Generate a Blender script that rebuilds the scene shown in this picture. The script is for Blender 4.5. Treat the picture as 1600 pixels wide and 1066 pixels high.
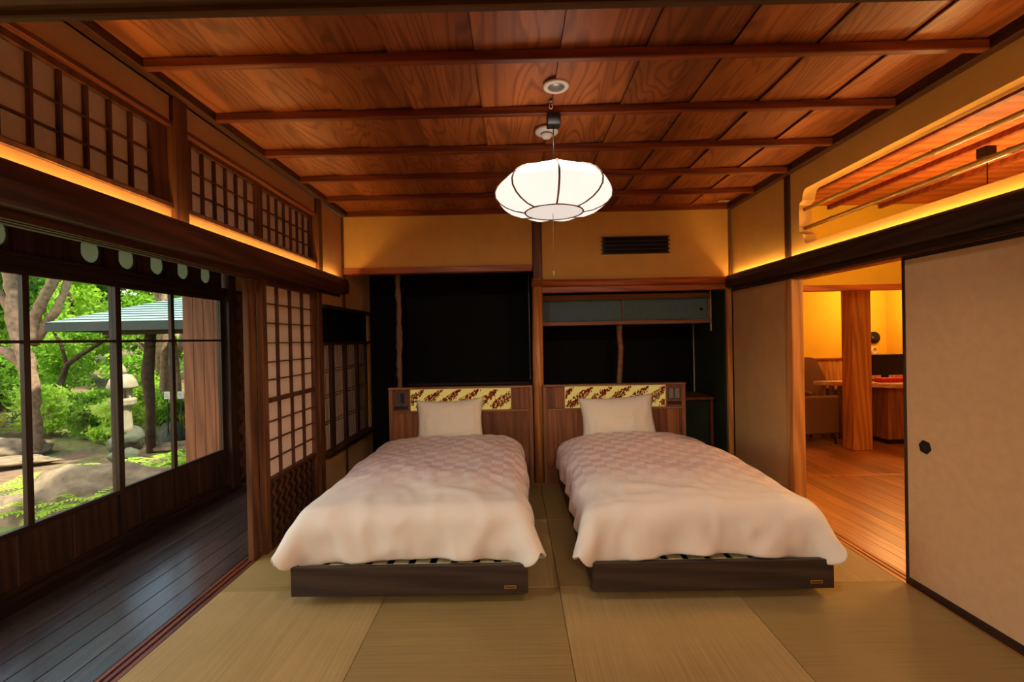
import bpy, bmesh, math, random
import numpy as np
from mathutils import Vector, Matrix, noise

random.seed(7)
for o in list(bpy.data.objects):
    bpy.data.objects.remove(o, do_unlink=True)
scene = bpy.context.scene
COL = scene.collection

# ------------------------------------------------------------------ camera
F_PX, YAW, PITCH, ROLL, CAM_Z = 719.69, 0.0051, -0.0057, -0.0198, 1.4006
cy, sy, cp, sp = math.cos(YAW), math.sin(YAW), math.cos(PITCH), math.sin(PITCH)
fwd = Vector((-sy * cp, cy * cp, sp))
rt = Vector((cy, sy, 0))
up = rt.cross(fwd)
cr, sr = math.cos(ROLL), math.sin(ROLL)
r2, u2 = cr * rt + sr * up, -sr * rt + cr * up
cam_data = bpy.data.cameras.new('camera')
cam = bpy.data.objects.new('camera', cam_data)
COL.objects.link(cam)
cam_data.sensor_width = 36
cam_data.lens = F_PX * 36 / 1600
cam_data.clip_start = 0.02
cam_data.clip_end = 200
cam.matrix_world = Matrix(((r2.x, u2.x, -fwd.x, 0), (r2.y, u2.y, -fwd.y, 0), (r2.z, u2.z, -fwd.z, CAM_Z), (0, 0, 0, 1)))
scene.camera = cam

# ------------------------------------------------------------------ world, sun, exposure
world = bpy.data.worlds.new('sky')
scene.world = world
world.use_nodes = True
wn = world.node_tree
wn.nodes.clear()
w_out = wn.nodes.new('ShaderNodeOutputWorld')
w_bg = wn.nodes.new('ShaderNodeBackground')
w_sky = wn.nodes.new('ShaderNodeTexSky')
w_sky.sky_type = 'NISHITA'
w_sky.sun_disc = False
w_sky.sun_elevation = math.radians(52)
w_sky.sun_rotation = math.radians(250)
w_sky.air_density = 1.6
w_sky.dust_density = 3.0
w_bg.inputs['Strength'].default_value = 0.5
wn.links.new(w_sky.outputs[0], w_bg.inputs['Color'])
wn.links.new(w_bg.outputs[0], w_out.inputs['Surface'])
sun_d = bpy.data.lights.new('sun', 'SUN')
sun_d.energy = 13.0
sun_d.angle = math.radians(3)
sun_d.color = (1.0, 0.95, 0.82)
sun = bpy.data.objects.new('sun', sun_d)
COL.objects.link(sun)
sun.rotation_euler = Vector((-0.62, 0.10, -1.0)).to_track_quat('-Z', 'Y').to_euler()

vs = scene.view_settings
vs.view_transform = 'Standard'
vs.look = 'None'
vs.exposure = 0.0
vs.gamma = 1.0
vs.use_curve_mapping = False
LED_S = 50.0       # cove strips behind the rail beams
LANTERN_S = 1.04   # pendant paper over the beds
REAR_FILL_S = 36.0       # unseen lantern added behind the camera to light this room
ROOM2_S = 46.0     # lantern in the next room
BED_FILL_W = 60.0        # unseen tilted downlights added to light the beds
DOWN_W = 36.0      # ceiling downlight over the beds

# ------------------------------------------------------------------ materials
def lin(c):
    c = c / 255.0
    return c / 12.92 if c <= 0.04045 else ((c + 0.055) / 1.055) ** 2.4
def rgb(r, g, b):
    return (lin(r), lin(g), lin(b), 1)

def new_mat(name):
    m = bpy.data.materials.new(name)
    m.use_nodes = True
    nt = m.node_tree
    b = nt.nodes['Principled BSDF']
    return m, nt, b

def N(nt, t, **kw):
    n = nt.nodes.new(t)
    for k, v in kw.items():
        setattr(n, k, v)
    return n

def ramp(nt, fac, stops):
    r = N(nt, 'ShaderNodeValToRGB')
    e = r.color_ramp.elements
    while len(e) < len(stops):
        e.new(0.5)
    for i, (p, c) in enumerate(stops):
        e[i].position = p
        e[i].color = c
    nt.links.new(fac, r.inputs[0])
    return r.outputs[0]

def coords(nt, scale=(1, 1, 1), rand=True, gen='Object'):
    tc = N(nt, 'ShaderNodeTexCoord')
    src = tc.outputs[gen]
    if rand:
        oi = N(nt, 'ShaderNodeObjectInfo')
        sc = N(nt, 'ShaderNodeVectorMath', operation='SCALE')
        sc.inputs[0].default_value = (37.0, 19.0, 53.0)
        nt.links.new(oi.outputs['Random'], sc.inputs['Scale'])
        ad = N(nt, 'ShaderNodeVectorMath', operation='ADD')
        nt.links.new(src, ad.inputs[0])
        nt.links.new(sc.outputs[0], ad.inputs[1])
        src = ad.outputs[0]
    mp = N(nt, 'ShaderNodeMapping')
    mp.inputs['Scale'].default_value = scale
    nt.links.new(src, mp.inputs[0])
    return mp.outputs[0]

def noise_tex(nt, vec, scale=1, detail=4, rough=0.55, dist=0.0):
    n = N(nt, 'ShaderNodeTexNoise')
    n.inputs['Scale'].default_value = scale
    n.inputs['Detail'].default_value = detail
    n.inputs['Roughness'].default_value = rough
    n.inputs['Distortion'].default_value = dist
    nt.links.new(vec, n.inputs['Vector'])
    return n.outputs[0]

def mixc(nt, a, b, fac, mode='MIX'):
    m = N(nt, 'ShaderNodeMix', data_type='RGBA', blend_type=mode)
    for s, v in ((6, a), (7, b)):
        if isinstance(v, tuple):
            m.inputs[s].default_value = v
        else:
            nt.links.new(v, m.inputs[s])
    if isinstance(fac, (int, float)):
        m.inputs[0].default_value = fac
    else:
        nt.links.new(fac, m.inputs[0])
    return m.outputs[2]

def add_bump(nt, b, h, strength=0.2, dist=0.01):
    bp = N(nt, 'ShaderNodeBump')
    bp.inputs['Strength'].default_value = strength
    bp.inputs['Distance'].default_value = dist
    nt.links.new(h, bp.inputs['Height'])
    nt.links.new(bp.outputs[0], b.inputs['Normal'])

def rand_value(nt, col, lo=0.8, hi=1.2, sat=(1.0, 1.0)):
    oi = N(nt, 'ShaderNodeObjectInfo')
    mr = N(nt, 'ShaderNodeMapRange')
    mr.inputs['To Min'].default_value = lo
    mr.inputs['To Max'].default_value = hi
    nt.links.new(oi.outputs['Random'], mr.inputs['Value'])
    hs = N(nt, 'ShaderNodeHueSaturation')
    nt.links.new(mr.outputs[0], hs.inputs['Value'])
    nt.links.new(col, hs.inputs['Color'])
    return hs.outputs[0]

def wood(name, dark, light, axis='Y', rough=0.55, spec=0.35, var=(0.85, 1.12), figure=0.5, across=9.0):
    m, nt, b = new_mat(name)
    s = {'X': (0.7, across, across), 'Y': (across, 0.7, across), 'Z': (across, across, 0.7)}[axis]
    v = coords(nt, s)
    n1 = noise_tex(nt, v, 1.3, 5, 0.6, 1.6)
    wv = N(nt, 'ShaderNodeTexWave', wave_type='BANDS', bands_direction='DIAGONAL')
    wv.inputs['Scale'].default_value = 0.9
    wv.inputs['Distortion'].default_value = 7.0
    wv.inputs['Detail'].default_value = 3.0
    wv.inputs['Detail Scale'].default_value = 1.2
    nt.links.new(v, wv.inputs['Vector'])
    s2 = tuple(x * 6 if x > 1 else x * 2 for x in s)
    n2 = noise_tex(nt, coords(nt, s2), 1.5, 3, 0.6, 0.3)
    mx = N(nt, 'ShaderNodeMix', data_type='FLOAT')
    mx.inputs[0].default_value = figure
    nt.links.new(n1, mx.inputs[2])
    nt.links.new(wv.outputs['Fac'], mx.inputs[3])
    mx2 = N(nt, 'ShaderNodeMix', data_type='FLOAT')
    mx2.inputs[0].default_value = 0.4
    nt.links.new(mx.outputs[0], mx2.inputs[2])
    nt.links.new(n2, mx2.inputs[3])
    col = ramp(nt, mx2.outputs[0], [(0.25, dark), (0.75, light)])
    nt.links.new(rand_value(nt, col, *var), b.inputs['Base Color'])
    b.inputs['Roughness'].default_value = rough
    b.inputs['Specular IOR Level'].default_value = spec
    add_bump(nt, b, mx2.outputs[0], 0.12, 0.004)
    return m

def plain(name, c, rough=0.6, metal=0.0, spec=0.4, mottle=0.0, msc=8.0, bump=0.0, bsc=200.0, rand=False):
    m, nt, b = new_mat(name)
    b.inputs['Roughness'].default_value = rough
    b.inputs['Metallic'].default_value = metal
    b.inputs['Specular IOR Level'].default_value = spec
    v = coords(nt, (1, 1, 1), rand)
    n = noise_tex(nt, v, msc, 5, 0.6)
    lo = tuple(x * (1 - mottle) for x in c[:3]) + (1,)
    hi = tuple(min(1, x * (1 + mottle)) for x in c[:3]) + (1,)
    nt.links.new(ramp(nt, n, [(0.3, lo), (0.7, hi)]), b.inputs['Base Color'])
    if bump:
        add_bump(nt, b, noise_tex(nt, v, bsc, 3, 0.6), bump, 0.003)
    return m

def emit(name, c, s):
    m, nt, b = new_mat(name)
    b.inputs['Base Color'].default_value = (c[0] * 0.35, c[1] * 0.35, c[2] * 0.35, 1)
    b.inputs['Emission Color'].default_value = c
    b.inputs['Emission Strength'].default_value = s
    return m

def cedar_figured(name, dark, light, var=(0.72, 1.12)):
    """ceiling boards: cathedral grain drawn as fine dark growth lines."""
    m, nt, b = new_mat(name)
    v = coords(nt, (5.0, 0.75, 5.0))
    slow = noise_tex(nt, v, 0.9, 3, 0.5, 0.6)
    cont = noise_tex(nt, coords(nt, (4.2, 0.55, 4.2)), 1.0, 2, 0.42, 0.5)
    mu = N(nt, 'ShaderNodeMath', operation='MULTIPLY'); mu.inputs[1].default_value = 120.0
    nt.links.new(cont, mu.inputs[0])
    si = N(nt, 'ShaderNodeMath', operation='SINE'); nt.links.new(mu.outputs[0], si.inputs[0])
    w = N(nt, 'ShaderNodeMath', operation='MULTIPLY_ADD'); w.inputs[1].default_value = 0.5; w.inputs[2].default_value = 0.5
    nt.links.new(si.outputs[0], w.inputs[0])
    fib = noise_tex(nt, coords(nt, (90, 3, 90)), 1.0, 3, 0.6)
    base = ramp(nt, slow, [(0.3, dark), (0.7, light)])
    lines = ramp(nt, w.outputs[0], [(0.0, (0.58, 0.50, 0.44, 1)), (0.45, (1, 1, 1, 1))])
    c = mixc(nt, base, lines, 0.85, 'MULTIPLY')
    c = mixc(nt, c, ramp(nt, fib, [(0.3, (0.78, 0.76, 0.74, 1)), (0.65, (1, 1, 1, 1))]), 0.8, 'MULTIPLY')
    nt.links.new(rand_value(nt, c, *var), b.inputs['Base Color'])
    b.inputs['Roughness'].default_value = 0.5
    b.inputs['Specular IOR Level'].default_value = 0.35
    add_bump(nt, b, w.outputs[0], 0.08, 0.002)
    return m

M = {}
M['ceiling_board'] = cedar_figured('cedar_ceiling', rgb(134, 72, 34), rgb(192, 112, 56))
M['ceiling_batten'] = wood('cedar_batten', rgb(96, 40, 20), rgb(146, 72, 36), 'X', 0.5, 0.35)
M['beam_y'] = wood('dark_cedar_depth', rgb(54, 27, 15), rgb(94, 50, 27), 'Y', 0.45, 0.4)
M['beam_x'] = wood('dark_cedar_across', rgb(66, 42, 24), rgb(104, 76, 46), 'X', 0.5, 0.4)
M['post'] = wood('cedar_post', rgb(76, 44, 25), rgb(122, 76, 44), 'Z', 0.45, 0.4)
M['orange_post'] = wood('red_pine_post', rgb(164, 100, 46), rgb(218, 150, 80), 'Z', 0.4, 0.5)
M['orange_rail'] = wood('red_pine_rail', rgb(140, 66, 26), rgb(196, 108, 50), 'X', 0.4, 0.5)
M['dark_y'] = wood('black_cedar_depth', rgb(30, 17, 11), rgb(58, 34, 22), 'Y', 0.45, 0.4)
M['dark_z'] = wood('black_cedar_upright', rgb(38, 22, 14), rgb(76, 46, 30), 'Z', 0.45, 0.4)
M['corridor'] = wood('corridor_board', rgb(36, 30, 30), rgb(76, 64, 60), 'Y', 0.24, 0.7, (0.7, 1.25), 0.3, 12.0)
M['sill'] = wood('sill_wood', rgb(84, 40, 22), rgb(128, 66, 38), 'Y', 0.4, 0.5)
M['sill_orange'] = wood('sill_pine', rgb(160, 92, 36), rgb(206, 132, 60), 'Y', 0.4, 0.5)
M['floor2'] = wood('walnut_floor', rgb(142, 90, 46), rgb(200, 138, 78), 'Y', 0.3, 0.5, (0.75, 1.2), 0.3, 12.0)
M['shoji_wood'] = wood('shoji_bar_wood', rgb(64, 34, 20), rgb(104, 58, 34), 'Z', 0.5, 0.35)
M['bed_wood'] = wood('wenge_bed_frame', rgb(44, 34, 29), rgb(74, 58, 49), 'X', 0.5, 0.4)
M['walnut'] = wood('walnut_plank', rgb(104, 60, 36), rgb(166, 106, 68), 'Z', 0.42, 0.4, (0.60, 1.35), 0.3)
M['walnut_rail'] = wood('walnut_rail', rgb(128, 84, 56), rgb(172, 122, 86), 'X', 0.42, 0.4, (0.9, 1.1), 0.3)
M['slat'] = wood('pale_slat', rgb(176, 166, 122), rgb(206, 198, 154), 'Y', 0.6, 0.3, (0.92, 1.05), 0.3)
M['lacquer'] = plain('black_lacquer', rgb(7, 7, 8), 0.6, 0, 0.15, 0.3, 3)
M['plaster'] = plain('juraku_plaster', rgb(218, 172, 94), 0.95, 0, 0.1, 0.06, 5, 0.25, 420)
M['plaster_side'] = plain('grey_juraku_plaster', rgb(194, 150, 100), 0.95, 0, 0.1, 0.07, 5, 0.25, 420)
M['plaster_yellow'] = plain('yellow_plaster', rgb(232, 188, 56), 0.95, 0, 0.1, 0.05, 4, 0.2, 300)
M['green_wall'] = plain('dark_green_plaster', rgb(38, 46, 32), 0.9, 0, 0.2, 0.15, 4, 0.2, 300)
M['blue_paper'] = plain('blue_grey_paper', rgb(98, 122, 124), 0.85, 0, 0.2, 0.12, 30, 0.1, 300)
M['fusuma'] = plain('fusuma_paper', rgb(206, 166, 124), 0.85, 0, 0.2, 0.05, 22, 0.15, 160)
M['black'] = plain('black_plastic', rgb(16, 16, 17), 0.45, 0, 0.4)
M['iron'] = plain('dark_iron', rgb(40, 36, 34), 0.45, 0.6, 0.5)
M['brass'] = plain('brass', rgb(206, 166, 92), 0.35, 0.8, 0.5, 0.1, 40)
M['white'] = plain('white_plastic', rgb(222, 214, 200), 0.5, 0, 0.4)
M['grey_metal'] = plain('grey_metal', rgb(150, 146, 136), 0.4, 0.7, 0.5)
M['switch'] = plain('grey_switch_plate', rgb(70, 76, 78), 0.4, 0, 0.5)
M['switch_dark'] = plain('dark_switch_key', rgb(28, 32, 36), 0.4, 0, 0.5)
M['pillow'] = plain('pillow_cotton', rgb(242, 234, 214), 0.85, 0, 0.15, 0.02, 10, 0.15, 60)
M['mattress'] = plain('mattress_ticking', rgb(214, 206, 190), 0.9, 0, 0.15, 0.02, 10, 0.1, 300)
M['stone'] = plain('garden_granite', rgb(122, 104, 80), 0.95, 0, 0.2, 0.42, 7, 1.0, 16)
M['stone_dark'] = plain('mossy_dark_stone', rgb(74, 76, 60), 0.95, 0, 0.2, 0.4, 6, 0.8, 12)
M['lantern_stone'] = plain('pale_lantern_stone', rgb(150, 138, 112), 0.95, 0, 0.2, 0.2, 9, 0.6, 40)
M['bark'] = plain('tree_bark', rgb(140, 112, 88), 0.95, 0, 0.15, 0.45, 14, 0.9, 25)
M['bark_dark'] = plain('dark_bark', rgb(74, 58, 44), 0.95, 0, 0.15, 0.4, 14, 0.9, 25)
M['copper'] = plain('green_copper', rgb(128, 168, 156), 0.6, 0, 0.4, 0.12, 2)
M['copper_edge'] = plain('dull_copper_edge', rgb(44, 52, 46), 0.6, 0, 0.3, 0.15, 3)
M['chair_fabric'] = plain('brown_chair_fabric', rgb(112, 78, 48), 0.9, 0, 0.2, 0.12, 60, 0.2, 300)
M['red'] = plain('red_box', rgb(196, 40, 30), 0.6, 0, 0.3, 0.3, 60)
M['led'] = emit('led_strip', (1.0, 0.56, 0.16, 1), LED_S)
M['fill_rear'] = emit('fill_paper_rear', (1.0, 0.82, 0.62, 1), REAR_FILL_S)  # paper of the added lantern behind the camera
M['lamp_next'] = emit('lamp_paper_next', (1.0, 0.61, 0.21, 1), ROOM2_S)
M['lantern'] = emit('lantern_paper', (1.0, 0.89, 0.79, 1), LANTERN_S)
M['lantern_disc'] = emit('lantern_disc_paper', (1.0, 0.88, 0.78, 1), LANTERN_S * 0.72)
M['lantern_rib'] = plain('lantern_rib', rgb(120, 92, 58), 0.6)

def paper_mat(name, c_lo, c_hi, trans):
    m, nt, b = new_mat(name)
    nt.nodes.remove(b)
    out = nt.nodes['Material Output']
    v = coords(nt, (1, 1, 1), True)
    n = noise_tex(nt, v, 60, 5, 0.7)
    c = ramp(nt, n, [(0.3, c_lo), (0.7, c_hi)])
    d = N(nt, 'ShaderNodeBsdfDiffuse'); t = N(nt, 'ShaderNodeBsdfTranslucent')
    nt.links.new(c, d.inputs[0]); nt.links.new(c, t.inputs[0])
    mx = N(nt, 'ShaderNodeMixShader'); mx.inputs[0].default_value = trans
    nt.links.new(d.outputs[0], mx.inputs[1]); nt.links.new(t.outputs[0], mx.inputs[2])
    nt.links.new(mx.outputs[0], out.inputs[0])
    return m
M['paper'] = paper_mat('shoji_paper', rgb(226, 200, 180), rgb(238, 214, 196), 0.45)
M['frost'] = paper_mat('frosted_green_glass', rgb(182, 192, 178), rgb(192, 202, 188), 0.65)

def glass_mat():
    m, nt, b = new_mat('window_glass')
    nt.nodes.remove(b)
    out = nt.nodes['Material Output']
    t = N(nt, 'ShaderNodeBsdfTransparent'); t.inputs[0].default_value = (0.96, 0.98, 0.96, 1)
    g = N(nt, 'ShaderNodeBsdfGlossy'); g.inputs['Roughness'].default_value = 0.02
    lw = N(nt, 'ShaderNodeLayerWeight'); lw.inputs['Blend'].default_value = 0.5
    pw = N(nt, 'ShaderNodeMath', operation='POWER'); pw.inputs[1].default_value = 4.0
    nt.links.new(lw.outputs['Facing'], pw.inputs[0])
    fr = N(nt, 'ShaderNodeMath', operation='MULTIPLY_ADD'); fr.inputs[1].default_value = 0.5; fr.inputs[2].default_value = 0.025
    nt.links.new(pw.outputs[0], fr.inputs[0])
    mx = N(nt, 'ShaderNodeMixShader')
    nt.links.new(fr.outputs[0], mx.inputs[0]); nt.links.new(t.outputs[0], mx.inputs[1]); nt.links.new(g.outputs[0], mx.inputs[2])
    nt.links.new(mx.outputs[0], out.inputs[0])
    return m
M['glass'] = glass_mat()

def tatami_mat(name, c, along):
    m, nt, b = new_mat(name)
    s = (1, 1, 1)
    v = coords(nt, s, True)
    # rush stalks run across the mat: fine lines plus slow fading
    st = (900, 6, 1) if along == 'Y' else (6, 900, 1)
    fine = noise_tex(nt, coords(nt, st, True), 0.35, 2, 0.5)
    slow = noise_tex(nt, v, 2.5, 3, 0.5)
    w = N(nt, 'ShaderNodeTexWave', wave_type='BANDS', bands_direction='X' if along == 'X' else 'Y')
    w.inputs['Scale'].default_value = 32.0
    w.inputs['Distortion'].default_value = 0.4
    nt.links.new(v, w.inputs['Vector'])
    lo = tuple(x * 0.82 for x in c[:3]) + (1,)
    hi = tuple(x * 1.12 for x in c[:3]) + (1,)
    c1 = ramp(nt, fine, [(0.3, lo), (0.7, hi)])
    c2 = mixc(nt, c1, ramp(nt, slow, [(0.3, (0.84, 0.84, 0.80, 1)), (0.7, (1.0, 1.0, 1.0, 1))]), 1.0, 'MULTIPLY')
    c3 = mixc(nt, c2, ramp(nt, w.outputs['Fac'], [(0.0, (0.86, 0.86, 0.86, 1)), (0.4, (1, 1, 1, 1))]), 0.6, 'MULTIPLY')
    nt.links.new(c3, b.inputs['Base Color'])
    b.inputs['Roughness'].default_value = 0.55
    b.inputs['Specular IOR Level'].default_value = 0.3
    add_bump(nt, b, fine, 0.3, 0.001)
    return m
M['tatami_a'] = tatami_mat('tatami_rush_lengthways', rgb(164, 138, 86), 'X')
M['tatami_b'] = tatami_mat('tatami_rush_crossways', rgb(182, 154, 100), 'Y')  # paler than the other mats: weave sheen painted into the base colour

def duvet_mat():
    m, nt, b = new_mat('duvet_damask_check')
    tc = N(nt, 'ShaderNodeTexCoord')
    ck = N(nt, 'ShaderNodeTexChecker')
    ck.inputs['Scale'].default_value = 1.0
    nt.links.new(tc.outputs['UV'], ck.inputs['Vector'])
    mp = N(nt, 'ShaderNodeMapping'); mp.inputs['Scale'].default_value = (1, 1, 1)
    nt.links.new(tc.outputs['UV'], mp.inputs[0])
    n = noise_tex(nt, mp.outputs[0], 0.22, 2, 0.5)
    a = mixc(nt, rgb(244, 224, 222), rgb(216, 186, 184), ck.outputs['Fac'])
    c = mixc(nt, a, rgb(236, 214, 204), ramp(nt, n, [(0.35, (0, 0, 0, 1)), (0.7, (0.55, 0.55, 0.55, 1))]))
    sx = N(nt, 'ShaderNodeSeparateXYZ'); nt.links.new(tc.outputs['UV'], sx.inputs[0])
    foot_glare = N(nt, 'ShaderNodeMapRange'); foot_glare.inputs['From Min'].default_value = 42.5; foot_glare.inputs['From Max'].default_value = 47.5
    foot_glare.inputs['To Min'].default_value = 1.0; foot_glare.inputs['To Max'].default_value = 0.0
    nt.links.new(sx.outputs['Y'], foot_glare.inputs['Value'])
    c = mixc(nt, c, rgb(236, 226, 212), foot_glare.outputs[0])
    nt.links.new(c, b.inputs['Base Color'])
    rr = N(nt, 'ShaderNodeMapRange'); rr.inputs['To Min'].default_value = 0.5; rr.inputs['To Max'].default_value = 0.75
    nt.links.new(ck.outputs['Fac'], rr.inputs['Value']); nt.links.new(rr.outputs[0], b.inputs['Roughness'])
    b.inputs['Sheen Weight'].default_value = 0.15
    b.inputs['Specular IOR Level'].default_value = 0.3
    add_bump(nt, b, noise_tex(nt, mp.outputs[0], 120, 2, 0.5), 0.08, 0.002)
    return m
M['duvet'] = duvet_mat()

def leaf_mat(name, c1, c2, c3, sc=1.3):
    m, nt, b = new_mat(name)
    nt.nodes.remove(b)
    out = nt.nodes['Material Output']
    v = coords(nt, (1, 1, 1), True)
    n = noise_tex(nt, v, sc, 4, 0.7)
    c = ramp(nt, n, [(0.3, c1), (0.5, c2), (0.68, c3)])
    d = N(nt, 'ShaderNodeBsdfDiffuse'); t = N(nt, 'ShaderNodeBsdfTranslucent')
    nt.links.new(c, d.inputs[0]); nt.links.new(c, t.inputs[0])
    mx = N(nt, 'ShaderNodeMixShader'); mx.inputs[0].default_value = 0.55
    nt.links.new(d.outputs[0], mx.inputs[1]); nt.links.new(t.outputs[0], mx.inputs[2])
    nt.links.new(mx.outputs[0], out.inputs[0])
    return m
M['leaf_mid'] = leaf_mat('mid_green_leaf', rgb(64, 100, 30), rgb(134, 180, 54), rgb(196, 224, 104))
M['leaf_dark'] = leaf_mat('dark_green_leaf', rgb(30, 58, 22), rgb(70, 112, 42), rgb(134, 176, 72))
M['leaf_lime'] = leaf_mat('lime_leaf', rgb(112, 150, 38), rgb(180, 216, 72), rgb(230, 242, 132))
M['fern'] = leaf_mat('fern_leaf', rgb(120, 170, 40), rgb(176, 214, 70), rgb(214, 236, 110), 3)
M['leaf_gold'] = leaf_mat('golden_leaf', rgb(150, 140, 50), rgb(196, 190, 80), rgb(226, 214, 120), 3)

def ground_mat():
    m, nt, b = new_mat('garden_earth_and_moss')
    v = coords(nt, (1, 1, 1), False)
    n = noise_tex(nt, v, 0.8, 6, 0.65)
    n2 = noise_tex(nt, v, 9, 5, 0.7)
    a = ramp(nt, n2, [(0.3, rgb(84, 62, 42)), (0.7, rgb(132, 102, 72))])
    g = ramp(nt, n2, [(0.3, rgb(72, 90, 34)), (0.7, rgb(120, 136, 56))])
    nt.links.new(mixc(nt, a, g, ramp(nt, n, [(0.47, (0, 0, 0, 1)), (0.6, (1, 1, 1, 1))])), b.inputs['Base Color'])
    b.inputs['Roughness'].default_value = 0.95
    add_bump(nt, b, n2, 0.8, 0.05)
    return m
M['ground'] = ground_mat()

# ------------------------------------------------------------------ mesh helpers
class MB:
    def __init__(s):
        s.v = []; s.f = []; s.smooth = []
    def add(s, vs, fs, smooth=False):
        o = len(s.v)
        s.v += [tuple(v) for v in vs]
        s.f += [tuple(i + o for i in f) for f in fs]
        s.smooth += [smooth] * len(fs)
        return s
    def box(s, x0, x1, y0, y1, z0, z1, b=0.0):
        if b <= 0:
            vs = [(x, y, z) for z in (z0, z1) for y in (y0, y1) for x in (x0, x1)]
            fs = [(0, 2, 3, 1), (4, 5, 7, 6), (0, 1, 5, 4), (2, 6, 7, 3), (0, 4, 6, 2), (1, 3, 7, 5)]
            return s.add(vs, fs)
        bm = bmesh.new()
        bmesh.ops.create_cube(bm, size=1)
        for v in bm.verts:
            v.co = Vector(((x0 + x1) / 2 + v.co.x * (x1 - x0), (y0 + y1) / 2 + v.co.y * (y1 - y0), (z0 + z1) / 2 + v.co.z * (z1 - z0)))
        bmesh.ops.bevel(bm, geom=bm.edges[:], offset=b, segments=1, affect='EDGES')
        bm.verts.index_update()
        s.add([v.co[:] for v in bm.verts], [[v.index for v in f.verts] for f in bm.faces])
        bm.free()
        return s
    def prism(s, poly, axis, a, b_, smooth=False):
        """poly: 2-D points in the plane normal to axis; extruded from a to b_."""
        def P(p, t):
            return {'X': (t, p[0], p[1]), 'Y': (p[0], t, p[1]), 'Z': (p[0], p[1], t)}[axis]
        n = len(poly)
        vs = [P(p, a) for p in poly] + [P(p, b_) for p in poly]
        fs = [tuple(range(n))[::-1], tuple(range(n, 2 * n))] + [(i, (i + 1) % n, n + (i + 1) % n, n + i) for i in range(n)]
        return s.add(vs, fs, smooth)
    def tube(s, pts, rad, seg=8, caps=True, smooth=True):
        pts = [Vector(p) for p in pts]
        if isinstance(rad, (int, float)):
            rad = [rad] * len(pts)
        vs, fs = [], []
        ref = None
        for i, p in enumerate(pts):
            t = (pts[min(i + 1, len(pts) - 1)] - pts[max(i - 1, 0)]).normalized()
            if ref is None:
                ref = Vector((0, 0, 1)) if abs(t.z) < 0.9 else Vector((1, 0, 0))
            a = t.cross(ref).normalized(); b_ = a.cross(t).normalized()
            ref = b_ if abs(b_.dot(t)) < 0.9 else ref
            for k in range(seg):
                an = 2 * math.pi * k / seg
                vs.append(p + (a * math.cos(an) + b_ * math.sin(an)) * rad[i])
        for i in range(len(pts) - 1):
            for k in range(seg):
                fs.append((i * seg + k, i * seg + (k + 1) % seg, (i + 1) * seg + (k + 1) % seg, (i + 1) * seg + k))
        if caps:
            fs.append(tuple(range(seg))[::-1]); fs.append(tuple(range((len(pts) - 1) * seg, len(pts) * seg)))
        return s.add(vs, fs, smooth)
    def lathe(s, prof, c, seg=24, smooth=True):
        vs, fs = [], []
        for r, z in prof:
            for k in range(seg):
                a = 2 * math.pi * k / seg
                vs.append((c[0] + r * math.cos(a), c[1] + r * math.sin(a), c[2] + z))
        for i in range(len(prof) - 1):
            for k in range(seg):
                fs.append((i * seg + k, i * seg + (k + 1) % seg, (i + 1) * seg + (k + 1) % seg, (i + 1) * seg + k))
        fs.append(tuple(range(seg))[::-1]); fs.append(tuple(range((len(prof) - 1) * seg, len(prof) * seg)))
        return s.add(vs, fs, smooth)

ORG = {}
def tag(o, label=None, cat=None, group=None, kind=None):
    if label: o['label'] = label
    if cat: o['category'] = cat
    if group: o['group'] = group
    if kind: o['kind'] = kind
    return o

def empty(name, loc=(0, 0, 0)):
    o = bpy.data.objects.new(name, None)
    COL.objects.link(o)
    o.location = loc
    o.empty_display_size = 0.1
    ORG[o.name] = Vector(loc)
    return o

def struct(name, loc=(0, 0, 0)):
    return tag(empty(name, loc), kind='structure')

def thing(name, label, cat, loc, group=None):
    return tag(empty(name, loc), label, cat, group)

def obj(name, mb, mat, parent=None, base=None):
    """One mesh object from an MB in world coordinates."""
    if parent is not None:
        org = ORG[parent.name]
    elif base is not None:
        org = Vector(base)
    else:
        a = np.array(mb.v)
        org = Vector(((a[:, 0].min() + a[:, 0].max()) / 2, (a[:, 1].min() + a[:, 1].max()) / 2, a[:, 2].min()))
    me = bpy.data.meshes.new(name)
    me.from_pydata([(x - org.x, y - org.y, z - org.z) for x, y, z in mb.v], [], mb.f)
    if any(mb.smooth):
        me.polygons.foreach_set('use_smooth', mb.smooth)
    me.materials.append(M[mat] if isinstance(mat, str) else mat)
    bm = bmesh.new(); bm.from_mesh(me)
    if len(mb.f) < 3000:
        bmesh.ops.recalc_face_normals(bm, faces=bm.faces)
    bm.to_mesh(me); bm.free()
    o = bpy.data.objects.new(name, me)
    COL.objects.link(o)
    if parent is not None:
        o.parent = parent
    else:
        o.location = org
    ORG[o.name] = org.copy()
    return o

def box(name, x0, x1, y0, y1, z0, z1, mat, parent=None, b=0.0, kind=None):
    o = obj(name, MB().box(x0, x1, y0, y1, z0, z1, b), mat, parent)
    if kind: o['kind'] = kind
    return o

# ------------------------------------------------------------------ key planes
XL, XR, YB, ZC = -1.66, 2.12, 4.467, 2.65
W = 0.957
MAT_X0, MAT_Y0 = -1.69, 0.666     # tatami field: rows end at the back wall

# ------------------------------------------------------------------ floor: tatami
fl = struct('floor')
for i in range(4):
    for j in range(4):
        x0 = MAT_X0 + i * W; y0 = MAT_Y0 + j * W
        light = (i + j) % 2 == 1  # turned mats take the paler colour that stands for sheen
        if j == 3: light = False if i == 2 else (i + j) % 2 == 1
        box('tatami_mat', x0 + 0.0012, x0 + W - 0.0012, y0 + 0.0012, y0 + W - 0.0012, -0.05, 0.0, 'tatami_b' if light else 'tatami_a', fl, 0.002)
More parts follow.
